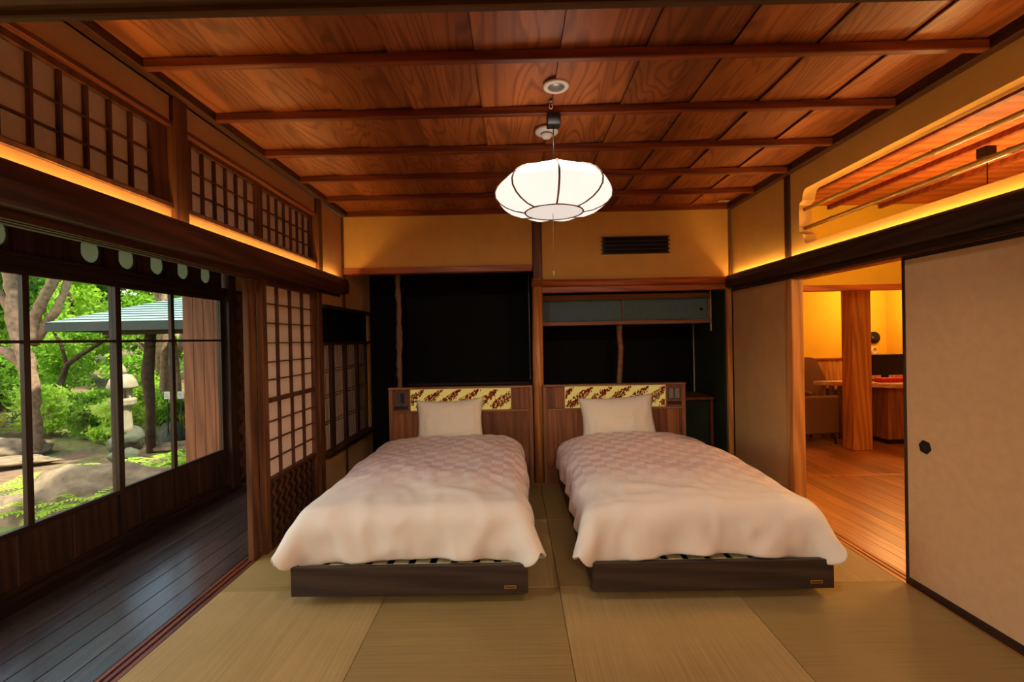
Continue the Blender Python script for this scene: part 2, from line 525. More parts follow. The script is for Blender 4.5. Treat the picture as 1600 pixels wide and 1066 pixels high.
# rear room tatami
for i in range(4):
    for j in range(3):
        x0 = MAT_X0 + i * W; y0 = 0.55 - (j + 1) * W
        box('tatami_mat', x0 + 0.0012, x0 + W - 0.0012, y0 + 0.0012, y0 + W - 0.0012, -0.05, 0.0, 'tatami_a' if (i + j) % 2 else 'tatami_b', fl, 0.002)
box('threshold', MAT_X0, XR + 0.03, 0.552, 0.664, -0.05, 0.0, 'sill', fl)
box('subfloor', -3.2, 6.2, -2.6, 7.6, -0.30, -0.052, 'dark_y', fl)

# left sill with grooves
sl = struct('trim_1')
for (a, b_, z) in ((-1.785, -1.765, 0.0), (-1.765, -1.750, -0.008), (-1.750, -1.730, 0.0), (-1.730, -1.715, -0.008), (-1.715, MAT_X0 - 0.001, 0.0)):
    box('sill_strip', a, b_, -2.3, YB, -0.05, z, 'sill', sl)
# right sill, pale pine, with a groove
sr_ = struct('trim_2')
for (a, b_, z) in ((2.140, 2.165, 0.0), (2.165, 2.180, -0.006), (2.180, 2.200, 0.0), (2.200, 2.213, -0.006), (2.213, 2.232, 0.0)):
    box('sill_strip', a, b_, 0.6, 3.52, -0.05, z, 'sill_orange', sr_)

# corridor floor boards
cf = struct('floor.001')
bx = [-2.665, -2.560, -2.425, -2.300, -2.175, -2.045, -1.915, -1.787]
box('floorboard', -2.80, -2.667, -2.3, 5.3, -0.05, 0.0, 'dark_y', cf, 0.002)
for a, b_ in zip(bx[:-1], bx[1:]):
    box('floorboard', a + 0.0015, b_ - 0.0015, -2.3, 5.3, -0.05, 0.0, 'corridor', cf, 0.002)

# next-room floors
nf = struct('floor.002')
x = 2.233
rb = random.Random(3)
while x < 5.9:
    w = 0.118
    box('floorboard', x + 0.0008, x + w - 0.0008, 0.6, 4.463, -0.05, 0.0, 'floor2', nf, 0.0015)
    box('floorboard', x + 0.0008, x + w - 0.0008, 4.532, 7.25, -0.05, 0.0, 'floor2', nf, 0.0015)
    x += w
box('threshold', 2.233, 5.9, 4.465, 4.53, -0.05, 0.002, 'sill_orange', nf)

# ------------------------------------------------------------------ ceiling
ce = struct('ceiling')
seams = [-1.640] + [1.714 - 0.3725 * k for k in range(8, -1, -1)] + [2.10]
seams = [s for i, s in enumerate(seams) if i == 0 or s - seams[i - 1] > 0.1]
for i, (a, b_) in enumerate(zip(seams[:-1], seams[1:])):
    # boards overlap like clapboards: each a touch lower on one edge
    mb = MB()
    z0, z1 = ZC - 0.001, ZC + 0.013
    mb.add([(a + 0.001, 0.62, z0), (b_ + 0.0, 0.62, z1), (b_ + 0.0, YB, z1), (a + 0.001, YB, z0),
            (a + 0.001, 0.62, z0 + 0.008), (b_, 0.62, z1 + 0.008), (b_, YB, z1 + 0.008), (a + 0.001, YB, z0 + 0.008)],
           [(0, 1, 2, 3), (7, 6, 5, 4), (0, 4, 5, 1), (1, 5, 6, 2), (2, 6, 7, 3), (3, 7, 4, 0)])
    obj('ceiling_board', mb, 'ceiling_board', ce)
for k in range(-2, 5):
    y = 2.0 + 0.49 * k
    if y < 0.9: continue
    box('ceiling_batten', -1.60, 2.075, y, y + 0.036, 2.609, 2.652, 'ceiling_batten', ce, 0.004)
box('ceiling_moulding', -1.640, -1.590, 0.66, YB, 2.608, 2.660, 'beam_y', ce, 0.003)
box('ceiling_moulding', 2.072, 2.125, 0.66, YB, 2.604, 2.660, 'beam_y', ce, 0.003)
box('ceiling_moulding', -1.59, 2.072, YB - 0.03, YB, 2.606, 2.660, 'ceiling_batten', ce, 0.003)
box('ceiling_backing', -3.4, 6.4, -2.6, 7.6, 2.70, 2.75, 'dark_y', ce)
box('ceiling_board', -1.78, 2.25, -2.4, 0.55, 2.655, 2.665, 'ceiling_board', ce)
box('ceiling_board', -2.9, -1.78, -2.4, 5.4, 2.36, 2.38, 'ceiling_board', ce)

# ------------------------------------------------------------------ lintel between the two rooms (above the camera)
lt = struct('trim_3')
YLn = 0.597
box('beam_board', -1.70, 2.14, YLn - 0.012, YLn, 1.822, 1.93, 'beam_x', lt, 0.002)
box('beam_board', -1.70, 2.14, YLn - 0.030, YLn - 0.012, 1.830, 1.93, 'beam_x', lt)
box('beam_board', -1.70, 2.14, YLn - 0.048, YLn - 0.030, 1.822, 1.93, 'beam_x', lt, 0.002)
box('beam_board', -1.70, 2.14, YLn - 0.066, YLn - 0.048, 1.830, 1.93, 'beam_x', lt)
box('beam_board', -1.70, 2.14, YLn - 0.10, YLn - 0.066, 1.822, 1.93, 'beam_x', lt, 0.002)
box('plaster', -1.70, 2.14, YLn - 0.07, YLn - 0.02, 1.93, 2.66, 'plaster', lt)

# ------------------------------------------------------------------ left wall, upper part
wl = struct('wall_left')
PX0 = -1.70   # back of the plaster
def wl_box(name, x0, x1, y0, y1, z0, z1, mat, b=0.0):
    return box(name, x0, x1, y0, y1, z0, z1, mat, wl, b)
# rail beam with a channel for the light strip
beam = [(-1.640, 1.850), (-1.566, 1.850), (-1.556, 1.862), (-1.552, 1.925), (-1.560, 1.972), (-1.575, 1.992), (-1.592, 1.992), (-1.592, 1.962), (-1.640, 1.962)]
obj('rail_beam', MB().prism(beam, 'Y', 0.64, 4.36), 'beam_y', wl)
wl_box('light_strip', -1.628, -1.612, 0.68, 4.34, 1.963, 1.968, 'led')
wl_box('beam_end', -1.640, -1.60, 4.36, 4.452, 1.862, 1.985, 'beam_y', 0.008)
# head track with two grooves under the beam
for a, b_, z in ((-1.640, -1.655, 1.822), (-1.655, -1.672, 1.834), (-1.672, -1.690, 1.822), (-1.690, -1.707, 1.834), (-1.707, -1.735, 1.822)):
    wl_box('head_track', b_, a, 0.64, 4.36, z, 1.90, 'beam_y')
wl_box('plaster', PX0, -1.655, 0.64, 5.30, 1.90, 2.066, 'plaster_side')
wl_box('plaster', PX0, -1.655, 0.64, 3.86, 2.49, 2.612, 'plaster_side')
wl_box('plaster', PX0, -1.655, 3.95, 5.30, 2.066, 2.612, 'plaster_side')
wl_box('plaster', PX0, -1.655, 3.95, 5.30, 1.70, 1.90, 'plaster_side')
for y0, y1 in ((0.66, 0.75), (2.235, 2.325), (3.865, 3.95)):
    wl_box('post', -1.70, -1.628, y0, y1, 1.95, 2.61, 'post', 0.004)
# ranma rails
for y0, y1 in ((0.75, 2.235), (2.325, 3.865)):
    wl_box('transom_rail', -1.72, -1.640, y0, y1, 2.064, 2.088, 'shoji_wood', 0.002)
    wl_box('transom_rail', -1.72, -1.636, y0, y1, 2.462, 2.484, 'sill', 0.002)
# full-height posts
wl_box('post', -1.735, -1.640, 3.855, 3.945, 0.0, 1.852, 'post', 0.006)
wl_box('post', -1.735, -1.640, 0.56, 0.66, 0.0, 2.6, 'post', 0.006)
wl_box('post', -1.70, -1.640, 4.44, 4.50, 1.70, 2.60, 'post', 0.003)
wl_box('post', -1.70, -1.648, 4.44, 4.50, 0.0, 0.40, 'post', 0.003)
# plaster below the study window
wl_box('plaster', PX0, -1.655, 3.945, 5.30, 0.0, 0.395, 'plaster_side')
wl_box('plaster', -1.72, -1.662, 5.215, 5.30, 0.395, 1.70, 'plaster_side')

# ranma transom shoji: windows
def shoji_panel(root, x, ys, zs, frame, bar=0.011, t=0.012, tb=0.018):
    """paper panes and bars between the lines ys x zs on the plane x (facing +X)."""
    mb = MB()
    for y in ys[1:-1]:
        mb.box(x, x + tb, y - bar / 2, y + bar / 2, zs[0], zs[-1])
    for z in zs[1:-1]:
        mb.box(x + 0.002, x + tb - 0.002, ys[0], ys[-1], z - bar * 0.35, z + bar * 0.35)
    obj('lattice', mb, 'shoji_wood', root)
    for a, b_ in zip(ys[:-1], ys[1:]):
        for c, d in zip(zs[:-1], zs[1:]):
            box('paper_pane', x - 0.003, x - 0.0015, a, b_, c, d, 'paper', root)
    fm = MB()
    y0, y1, z0, z1 = ys[0], ys[-1], zs[0], zs[-1]
    fl_, fr_, fb, ft = frame
    fm.box(x - 0.006, x + 0.024, y0 - fl_, y0, z0 - fb, z1 + ft)
    fm.box(x - 0.006, x + 0.024, y1, y1 + fr_, z0 - fb, z1 + ft)
    fm.box(x - 0.006, x + 0.024, y0, y1, z0 - fb, z0)
    fm.box(x - 0.006, x + 0.024, y0, y1, z1, z1 + ft)
    obj('frame', fm, 'shoji_wood', root)
zr = [2.100, 2.2015, 2.310, 2.435]
w1 = struct('window_1')
shoji_panel(w1, -1.690, [1.502 + 0.1065 * k for k in range(-6, 7)], zr, (0.03, 0.09, 0.012, 0.027))
w2 = struct('window_2')
shoji_panel(w2, -1.690, [2.40 + 0.1015 * k for k in range(0, 7)], zr, (0.075, 0.035, 0.012, 0.027))
w3 = struct('window_3')
shoji_panel(w3, -1.700, [3.095 + 0.104 * k for k in range(0, 8)], zr, (0.045, 0.035, 0.012, 0.027))

# lower shoji door with woven base panel
d1 = struct('door_1')
ys_u = [3.105, 3.257, 3.445, 3.640, 3.815]
ys_l = [3.092, 3.275, 3.465, 3.650, 3.815]
zu = [1.025, 1.149, 1.271, 1.402, 1.538, 1.67, 1.795]
zl = [0.482, 0.603, 0.733, 0.862, 0.995]
mb = MB()
for y in ys_u[1:-1]: mb.box(-1.690, -1.668, y - 0.006, y + 0.006, zu[0], zu[-1])
for z in zu[1:-1]: mb.box(-1.688, -1.670, ys_u[0], ys_u[-1], z - 0.004, z + 0.004)
for y in ys_l[1:-1]: mb.box(-1.696, -1.674, y - 0.006, y + 0.006, zl[0], zl[-1])
for z in zl[1:-1]: mb.box(-1.694, -1.676, ys_l[0], ys_l[-1], z - 0.004, z + 0.004)
obj('lattice', mb, 'shoji_wood', d1)
for ys, zs, xx in ((ys_u, zu, -1.692), (ys_l, zl, -1.698)):
    for a, b_ in zip(ys[:-1], ys[1:]):
        for c, d in zip(zs[:-1], zs[1:]):
            box('paper_pane', xx - 0.0015, xx, a, b_, c, d, 'paper', d1)
box('stile', -1.700, -1.660, 3.030, 3.092, 0.0, 1.824, 'post', d1, 0.003)
box('stile', -1.738, -1.702, 2.945, 3.030, 0.0, 1.824, 'post', d1, 0.003)
box('stile', -1.700, -1.662, 3.815, 3.856, 0.0, 1.824, 'post', d1, 0.003)
box('rail', -1.700, -1.662, 3.092, 3.815, 1.795, 1.824, 'shoji_wood', d1)
box('rail', -1.702, -1.660, 3.092, 3.815, 0.995, 1.025, 'shoji_wood', d1, 0.002)
box('rail', -1.702, -1.660, 3.092, 3.815, 0.455, 0.482, 'shoji_wood', d1, 0.002)
box('rail', -1.702, -1.660, 3.092, 3.815, 0.0, 0.035, 'shoji_wood', d1, 0.002)

def woven(root, x, y0, y1, z0, z1, face=1, mat_a='weave_light', mat_b='weave_dark', col=0.088, amp=0.022, per=0.085):
    """wickerwork board: thick zigzag bands standing proud of a backing board."""
    box('backing_board', x - 0.012, x, y0, y1, z0, z1, mat_a, root)
    mb = MB()
    n = int((y1 - y0) / col)
    st = per / 2
    for k in range(n + 1):
        yc = y0 + col * (k + 0.5)
        z = z0; s = 1
        while z < z1 - 1e-4:
            zt = min(z + st, z1)
            a0 = yc - amp * s; a1 = yc + amp * s
            h = col * 0.24
            q = [(a0 - h, z), (a0 + h, z), (a1 + h, zt), (a1 - h, zt)]
            q = [(min(max(p[0], y0), y1), p[1]) for p in q]
            if q[1][0] - q[0][0] > 0.002 or q[2][0] - q[3][0] > 0.002:
                mb.prism(q, 'X', x, x + 0.003)
            z = zt; s = -s
    obj('woven_strip', mb, mat_b, root)['kind'] = 'stuff'
M['weave_light'] = wood('weave_brown', rgb(92, 52, 30), rgb(128, 76, 44), 'Z', 0.5, 0.4)
M['weave_dark'] = wood('weave_black', rgb(34, 20, 14), rgb(56, 34, 22), 'Z', 0.5, 0.4)
woven(d1, -1.682, 3.092, 3.815, 0.035, 0.455)

# ------------------------------------------------------------------ study window (shoin) at the left of the alcove
sh = struct('window_4')
box('sill_board', -1.735, -1.60, 3.945, 5.22, 0.395, 0.430, 'dark_y', sh, 0.003)
box('head_board', -1.735, -1.61, 3.945, 5.285, 1.695, 1.725, 'dark_y', sh, 0.003)
box('transom_rail', -1.73, -1.63, 3.945, 5.215, 1.372, 1.400, 'dark_y', sh, 0.002)
# carved transom board with three gourd-shaped holes
def drop_shape(yc, z0, w, h, n=28):
    """gourd outline: round belly at the bottom, narrower straight neck, rounded top."""
    r = w / 2
    half = []
    m = n // 2
    for k in range(m + 1):
        u = k / m
        z = h * (1 - math.cos(math.pi * u)) / 2
        if z < r * 1.15: ww = r * math.sqrt(max(0, 1 - ((z - r) / r) ** 2)) if z < r else r
        else:
            t = min(1, (z - r * 1.15) / (r * 1.1)); t = t * t * (3 - 2 * t)
            ww = r * (1 - 0.28 * t)
        e = h - z
        if e < r * 0.7: ww *= math.sqrt(max(0, 1 - (1 - e / (r * 0.7)) ** 2))
        half.append((ww, z0 + z))
    return [(yc + a_, b_) for a_, b_ in half] + [(yc - a_, b_) for a_, b_ in half[::-1]][1:-1]
def holed_board(root, name, x0, x1, y0, y1, z0, z1, hole, mat):
    """board in the plane of X with one closed hole."""
    n = len(hole)
    cyy = sum(p[0] for p in hole) / n; czz = sum(p[1] for p in hole) / n
    outer = []
    for p in hole:
        dy, dz = p[0] - cyy, p[1] - czz
        k = 1e9
        if dy > 1e-9: k = min(k, (y1 - cyy) / dy)
        if dy < -1e-9: k = min(k, (y0 - cyy) / dy)
        if dz > 1e-9: k = min(k, (z1 - czz) / dz)
        if dz < -1e-9: k = min(k, (z0 - czz) / dz)
        outer.append([cyy + dy * k, czz + dz * k])
    for cor in ((y0, z0), (y1, z0), (y1, z1), (y0, z1)):
        j = min(range(n), key=lambda i: (outer[i][0] - cor[0]) ** 2 + (outer[i][1] - cor[1]) ** 2)
        outer[j] = list(cor)
    vs = [(x0, p[0], p[1]) for p in outer] + [(x0, p[0], p[1]) for p in hole] + [(x1, p[0], p[1]) for p in outer] + [(x1, p[0], p[1]) for p in hole]
    fs = []
    for i in range(n):
        j = (i + 1) % n
        fs += [(i, j, n + j, n + i), (2 * n + i, 3 * n + i, 3 * n + j, 2 * n + j), (n + i, n + j, 3 * n + j, 3 * n + i), (i, 2 * n + i, 2 * n + j, j)]
    return obj(name, MB().add(vs, fs), mat, root)
segs = [(3.945, 4.27, drop_shape(4.13, 1.475, 0.035, 0.10)), (4.27, 4.60, drop_shape(4.40, 1.56, 0.035, 0.09)), (4.60, 5.215, drop_shape(4.90, 1.49, 0.035, 0.08))]
for a, b_, h in segs:
    holed_board(sh, 'carved_board', -1.690, -1.676, a, b_, 1.400, 1.695, h, 'lacquer')
box('paper_pane', -1.700, -1.698, 3.945, 5.215, 1.40, 1.695, 'paper', sh)
for y0, y1 in ((3.95, 4.0), (4.185, 4.265), (4.52, 4.585), (4.86, 4.925), (5.16, 5.215)):
    box('stile', -1.70, -1.670, y0, y1, 0.43, 1.372, 'dark_z', sh, 0.002)
for a, b_ in ((4.0, 4.185), (4.265, 4.52), (4.585, 4.86), (4.925, 5.16)):
    mb = MB()
    n = int(round((b_ - a) / 0.027))
    for k in range(1, n):
        y = a + (b_ - a) * k / n
        mb.box(-1.6975, -1.6940, y - 0.0045, y + 0.0045, 0.43, 1.372)
    for z in (0.66, 0.685, 0.90, 0.925, 1.13, 1.155):
        mb.box(-1.6975, -1.6925, a, b_, z - 0.004, z + 0.004)
    obj('lattice', mb, 'dark_z', sh)
    box('paper_pane', -1.7, -1.6985, a, b_, 0.43, 1.372, 'paper', sh)

# ------------------------------------------------------------------ corridor outer wall with glass doors
XE = -2.80
we = struct('wall_exterior')
def we_box(name, x0, x1, y0, y1, z0, z1, mat, b=0.0):
    return box(name, x0, x1, y0, y1, z0, z1, mat, we, b)
we_box('sill_rail', XE - 0.07, XE + 0.03, -2.3, 4.44, -0.05, 0.035, 'dark_y', 0.003)
we_box('head_rail', XE - 0.07, XE + 0.02, -2.3, 4.44, 1.862, 1.915, 'dark_y', 0.003)
we_box('head_rail', XE - 0.06, XE + 0.035, -2.3, 4.44, 1.915, 1.935, 'dark_y', 0.002)
we_box('post', XE - 0.08, XE + 0.05, 4.44, 4.56, -0.05, 2.36, 'dark_z', 0.005)
we_box('upper_boards', XE - 0.06, XE - 0.03, -2.3, 5.4, 2.27, 2.72, 'dark_y')
# transom of upright boards, every other one with a gourd-shaped paper light
centres = [2.490 + 0.2865 * k for k in range(-9, 7)]
for c in centres:
    a, b_ = c - 0.085, c + 0.085
    if b_ > 4.43: continue
    if abs(c - (2.490 + 0.2865)) < 0.02:
        we_box('transom_board', XE - 0.022, XE - 0.004, a, b_, 1.935, 2.27, 'dark_z', 0.002)
    else:
        holed_board(we, 'transom_board', XE - 0.030, XE - 0.016, a, b_, 1.935, 2.27, drop_shape(c, 1.962, 0.145, 0.27), 'dark_z')
        we_box('frosted_pane', XE - 0.036, XE - 0.033, a, b_, 1.94, 2.265, 'frost')
    we_box('transom_batten', XE - 0.022, XE + 0.002, b_, b_ + 0.1165, 1.935, 2.27, 'dark_z', 0.003)
# wall beyond the last glass door: woven board panel with plaster above
we_box('plaster', XE - 0.05, XE - 0.005, 4.56, 5.35, 1.93, 2.36, 'plaster_side')
we_box('rail', XE - 0.04, XE + 0.02, 4.56, 5.35, 1.895, 1.935, 'dark_y')
we_box('sill_rail', XE - 0.07, XE + 0.03, 4.56, 5.35, -0.05, 0.03, 'dark_y', 0.003)
woven(we, XE - 0.004, 4.62, 5.35, 0.02, 1.895, mat_a='dark_z', mat_b='weave_light', col=0.20, amp=0.05, per=0.17)
for z in (0.37, 0.63, 0.90, 1.17, 1.44, 1.66):
    we_box('woven_rail', XE - 0.004, XE + 0.004, 4.62, 5.35, z, z + 0.008, 'weave_light')
box('wall_corridor_end', XE - 0.05, -1.70, 5.30, 5.40, -0.05, 2.4, 'plaster_side', kind='structure')
box('wall_corridor_start', XE - 0.05, -1.70, -2.4, -2.3, -0.05, 2.4, 'plaster_side', kind='structure')

def glass_door(n, y0, y1, x, mun, planks):
    r = struct('door_%d' % n)
    zt, zm, zb = 1.862, 1.436, 0.392
    box('stile', x - 0.015, x + 0.015, y0, y0 + 0.045, 0.035, zt, 'dark_z', r, 0.002)
    box('stile', x - 0.015, x + 0.015, y1 - 0.045, y1, 0.035, zt, 'dark_z', r, 0.002)
    a, b_ = y0 + 0.045, y1 - 0.045
    box('rail', x - 0.015, x + 0.015, a, b_, zt - 0.045, zt, 'dark_y', r, 0.002)
    box('rail', x - 0.015, x + 0.015, a, b_, zb - 0.03, zb, 'dark_y', r, 0.002)
    box('rail', x - 0.015, x + 0.015, a, b_, 0.035, 0.075, 'dark_y', r, 0.002)
    box('muntin', x - 0.012, x + 0.012, a, b_, zm - 0.009, zm + 0.009, 'dark_y', r)
    box('muntin', x - 0.013, x + 0.013, mun - 0.018, mun + 0.018, zb, zt - 0.045, 'dark_z', r)
    for p, q in ((a, mun - 0.018), (mun + 0.018, b_)):
        for u, v in ((zb, zm - 0.009), (zm + 0.009, zt - 0.045)):
            box('glass_pane', x - 0.002, x + 0.001, p, q, u, v, 'glass', r)
    for k in range(planks):
        p = a + (b_ - a) * k / planks; q = a + (b_ - a) * (k + 1) / planks
        box('panel_board', x - 0.008 + (0.003 if k % 2 else 0), x + 0.002 + (0.003 if k % 2 else 0), p + 0.0015, q - 0.0015, 0.075, zb - 0.03, 'dark_z', r, 0.0015)
glass_door(2, 3.205, 4.435, XE - 0.018, 3.775, 7)
glass_door(3, 2.010, 3.250, XE + 0.006 + 0.0, 2.615, 7)
glass_door(4, 0.800, 2.050, XE - 0.030, 1.42, 7)
glass_door(5, -0.41, 0.840, XE + 0.006, 0.21, 7)
we_box('outer_boards', XE - 0.05, XE, -2.3, -0.42, 0.035, 1.86, 'dark_z')

# shutter box outside the last door, and the eave above
tb = thing('shutter_box', 'tall brown board side of the shutter box outside the last glass door', 'shutter box', (-3.03, 4.46, -0.1))
M['shutter'] = wood('shutter_board', rgb(110, 64, 38), rgb(150, 92, 58), 'Z', 0.6, 0.3)
for k in range(3):
    x0 = -3.205 + 0.1 * k
    box('board', x0 + 0.001, x0 + 0.099, 4.44, 4.47, -0.1, 2.25, 'shutter', tb, 0.002)
box('corner_post', -2.905, -2.860, 4.442, 4.47, 0.0, 2.25, 'shutter', tb)
ev = struct('roof')
box('eave_board', -3.75, -2.83, -3, 7.6, 2.32, 2.36, 'dark_y', ev)

# ------------------------------------------------------------------ back wall
wb = struct('wall_back')
def wb_box(name, x0, x1, y0, y1, z0, z1, mat, b=0.0):
    return box(name, x0, x1, y0, y1, z0, z1, mat, wb, b)
wb_box('plaster', -1.652, 0.190, YB + 0.010, YB + 0.06, 2.105, 2.65, 'plaster')
wb_box('plaster', 0.280, 2.09, YB + 0.010, YB + 0.06, 1.96, 2.65, 'plaster')
wb_box('lintel', -1.650, 0.187, YB - 0.015, YB + 0.09, 2.052, 2.108, 'orange_rail', 0.004)
obj('rail_beam', MB().tube([(0.178, YB - 0.012, 1.925), (2.085, YB - 0.012, 1.920)], [0.036, 0.034], 14), 'orange_rail', wb)
wb_box('lintel', 0.272, 2.075, YB - 0.008, YB + 0.085, 1.836, 1.890, 'orange_rail', 0.004)
wb_box('post', 0.196, 0.284, YB - 0.012, YB + 0.075, 1.955, 2.61, 'post', 0.006)
obj('pillar', MB().tube([(0.221, YB + 0.02, -0.02), (0.224, YB + 0.02, 0.9), (0.236, YB + 0.02, 1.98)], [0.056, 0.053, 0.050], 16), 'orange_post', wb)
wb_box('corner_post', 2.060, 2.105, YB - 0.010, YB + 0.03, 0.0, 1.84, 'orange_post', 0.003)
wb_box('corner_post', 2.088, 2.110, YB - 0.010, YB + 0.03, 1.96, 2.61, 'post', 0.002)
wb_box('corner_post', -1.662, -1.644, YB - 0.010, YB + 0.03, 1.98, 2.61, 'post', 0.002)

# alcove (tokonoma) left: dark back wall, dark ledge, dark side
al = struct('wall_alcove')
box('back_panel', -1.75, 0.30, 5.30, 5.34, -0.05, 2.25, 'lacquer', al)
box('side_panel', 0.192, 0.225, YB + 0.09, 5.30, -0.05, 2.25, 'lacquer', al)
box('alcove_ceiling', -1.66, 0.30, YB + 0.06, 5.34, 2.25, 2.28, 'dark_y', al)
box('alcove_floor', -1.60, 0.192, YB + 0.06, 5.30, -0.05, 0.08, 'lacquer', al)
box('ledge', -1.18, 0.190, 5.05, 5.30, 0.895, 0.925, 'dark_y', al, 0.003)
box('corner_strip', 0.172, 0.180, 5.28, 5.298, 0.925, 2.25, 'grey_metal', al)
# gnarled branch post in the alcove
rg = random.Random(11)
pts, rad = [], []
for k in range(46):
    z = 0.081 + 2.168 * k / 45
    pts.append((-1.226 + 0.004 * math.sin(z * 5) + rg.uniform(-0.004, 0.004), 4.9 + rg.uniform(-0.004, 0.004), z))
    rad.append(0.026 + rg.uniform(-0.004, 0.008))
M['gnarled'] = plain('gnarled_bark', rgb(150, 116, 96), 0.8, 0, 0.3, 0.5, 60, 0.8, 80)
o = obj('branch_post', MB().tube(pts, rad, 10), 'gnarled')
tag(o, 'thin gnarled bark-covered branch post standing in the dark left alcove', 'post')

# alcove right: staggered cupboards
ar = struct('wall_alcove.001')
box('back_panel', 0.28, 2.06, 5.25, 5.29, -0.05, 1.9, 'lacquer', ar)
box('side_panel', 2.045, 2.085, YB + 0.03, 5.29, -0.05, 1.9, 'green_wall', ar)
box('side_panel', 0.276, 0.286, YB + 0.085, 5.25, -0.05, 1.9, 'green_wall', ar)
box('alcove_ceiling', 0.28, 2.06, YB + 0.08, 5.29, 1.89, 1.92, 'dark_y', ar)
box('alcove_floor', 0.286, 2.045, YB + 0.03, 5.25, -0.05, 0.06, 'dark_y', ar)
box('corner_strip', 2.030, 2.040, 5.235, 5.249, 0.75, 1.53, 'slat', ar)

uc = thing('wall_cupboard', 'shallow hanging cupboard with two blue-grey sliding doors under the alcove beam', 'cupboard', (1.15, 4.9, 1.52))
box('top_rail', 0.287, 2.012, 4.75, 4.79, 1.782, 1.835, 'walnut_rail', uc, 0.002)
box('bottom_board', 0.287, 2.025, 4.735, 5.10, 1.522, 1.560, 'walnut_rail', uc, 0.003)
box('end_post', 1.995, 2.018, 4.745, 4.775, 1.560, 1.782, 'walnut_rail', uc)
box('end_board', 2.0, 2.018, 4.775, 5.10, 1.56, 1.835, 'walnut_rail', uc)
box('hanging_strip', 2.019, 2.030, 4.742, 4.760, 1.440, 1.85, 'slat', uc)
dr = box('door', 0.288, 1.130, 4.770, 4.782, 1.562, 1.780, 'blue_paper', uc)
obj('pull', MB().lathe([(0.0, 0), (0.016, 0), (0.016, 0.003), (0.0, 0.003)], (0, 0, 0), 12), 'brass', dr)
p = bpy.data.objects['pull']; p.rotation_euler = (math.pi / 2, 0, 0)
p.data.transform(Matrix.Rotation(math.pi / 2, 4, 'X')); p.rotation_euler = (0, 0, 0)
p.data.transform(Matrix.Translation(Vector((0.58, 4.768, 1.724))))
dr2 = box('door', 1.118, 1.994, 4.758, 4.769, 1.562, 1.780, 'blue_paper', uc)
for d_, x_ in ((dr2, 1.93),):
    mb = MB().lathe([(0.0, 0), (0.016, 0), (0.016, 0.003), (0.0, 0.003)], (0, 0, 0), 12)
    mb.v = [(x_ + a, 4.757 - c, 1.665 + b_) for a, b_, c in mb.v]
    obj('pull', mb, 'iron', d_)
box('frame_strip', 1.118, 1.130, 4.752, 4.758, 1.562, 1.780, 'walnut_rail', dr2)

lc = thing('floor_cupboard', 'low cupboard with dark green doors on the alcove floor behind the right headboard', 'cupboard', (1.15, 4.95, 0.06))
box('top_board', 0.287, 2.020, 4.69, 5.20, 0.735, 0.765, 'sill', lc, 0.003)
box('end_post', 1.985, 2.015, 4.70, 4.73, 0.06, 0.735, 'sill', lc, 0.002)
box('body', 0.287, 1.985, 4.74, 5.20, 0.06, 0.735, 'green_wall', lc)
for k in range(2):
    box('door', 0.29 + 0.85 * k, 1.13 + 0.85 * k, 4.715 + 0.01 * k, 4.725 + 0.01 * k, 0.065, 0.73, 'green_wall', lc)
# curved branch strut between the cupboards
pts = [(1.078, 4.80, 0.765), (1.086, 4.80, 0.95), (1.100, 4.80, 1.15), (1.108, 4.80, 1.27), (1.094, 4.80, 1.40), (1.096, 4.80, 1.522)]
o = obj('branch_strut', MB().tube(pts, [0.030, 0.029, 0.028, 0.029, 0.028, 0.030], 12), 'walnut_rail')
tag(o, 'smooth curved branch strut rising to the underside of the hanging cupboard', 'strut')

# black panel leaning in the shelf bay
# vent grille
vt = thing('air_vent', 'long black slatted vent set in the plaster over the right bed', 'vent', (1.19, YB, 2.195))
M['vent_dark'] = plain('vent_black', rgb(20, 12, 9), 0.7, 0, 0.2)
box('box', 0.872, 1.505, YB - 0.004, YB + 0.009, 2.196, 2.362, 'vent_dark', vt)  # flat black slab in place of an open recess behind the slats
for k in range(5):
    z = 2.197 + 0.0395 * k
    box('slat', 0.855, 1.522, YB - 0.012, YB - 0.004, z, z + 0.008, 'dark_y', vt)
for x0 in (0.872, 1.493):
    box('side_strip', x0, x0 + 0.012, YB - 0.010, YB - 0.004, 2.196, 2.362, 'dark_y', vt)

# ------------------------------------------------------------------ right wall
wr = struct('wall_right')
def wr_box(name, x0, x1, y0, y1, z0, z1, mat, b=0.0):
    return box(name, x0, x1, y0, y1, z0, z1, mat, wr, b)
beam = [(2.112, 1.848), (2.050, 1.848), (2.040, 1.858), (2.036, 1.910), (2.044, 1.950), (2.058, 1.966), (2.074, 1.966), (2.074, 1.940), (2.112, 1.940)]
obj('rail_beam', MB().prism(beam, 'Y', 0.64, YB - 0.03), 'dark_y', wr)
wr_box('light_strip', 2.086, 2.100, 0.68, YB - 0.04, 1.941, 1.946, 'led')
wr_box('head_track', 2.100, 2.150, 0.64, YB - 0.012, 1.812, 1.848, 'dark_y', 0.002)
wr_box('head_track', 2.150, 2.235, 0.64, 3.60, 1.805, 1.90, 'orange_rail')
wr_box('plaster', 2.122, 2.22, 3.60, YB, 0.0, 1.815, 'plaster_side')
wr_box('plaster', 2.122, 2.22, 3.585, YB, 1.90, 2.61, 'plaster')
M['jamb'] = wood('jamb_wood', rgb(120, 66, 30), rgb(170, 98, 46), 'Z', 0.45, 0.4)
wr_box('post', 2.112, 2.205, 3.515, 3.60, 0.0, 1.85, 'orange_post', 0.004)
wr_box('post', 2.108, 2.222, 3.52, 3.585, 1.90, 2.61, 'dark_z', 0.003)
wr_box('post', 2.112, 2.215, 0.56, 0.65, 0.0, 2.6, 'post', 0.004)
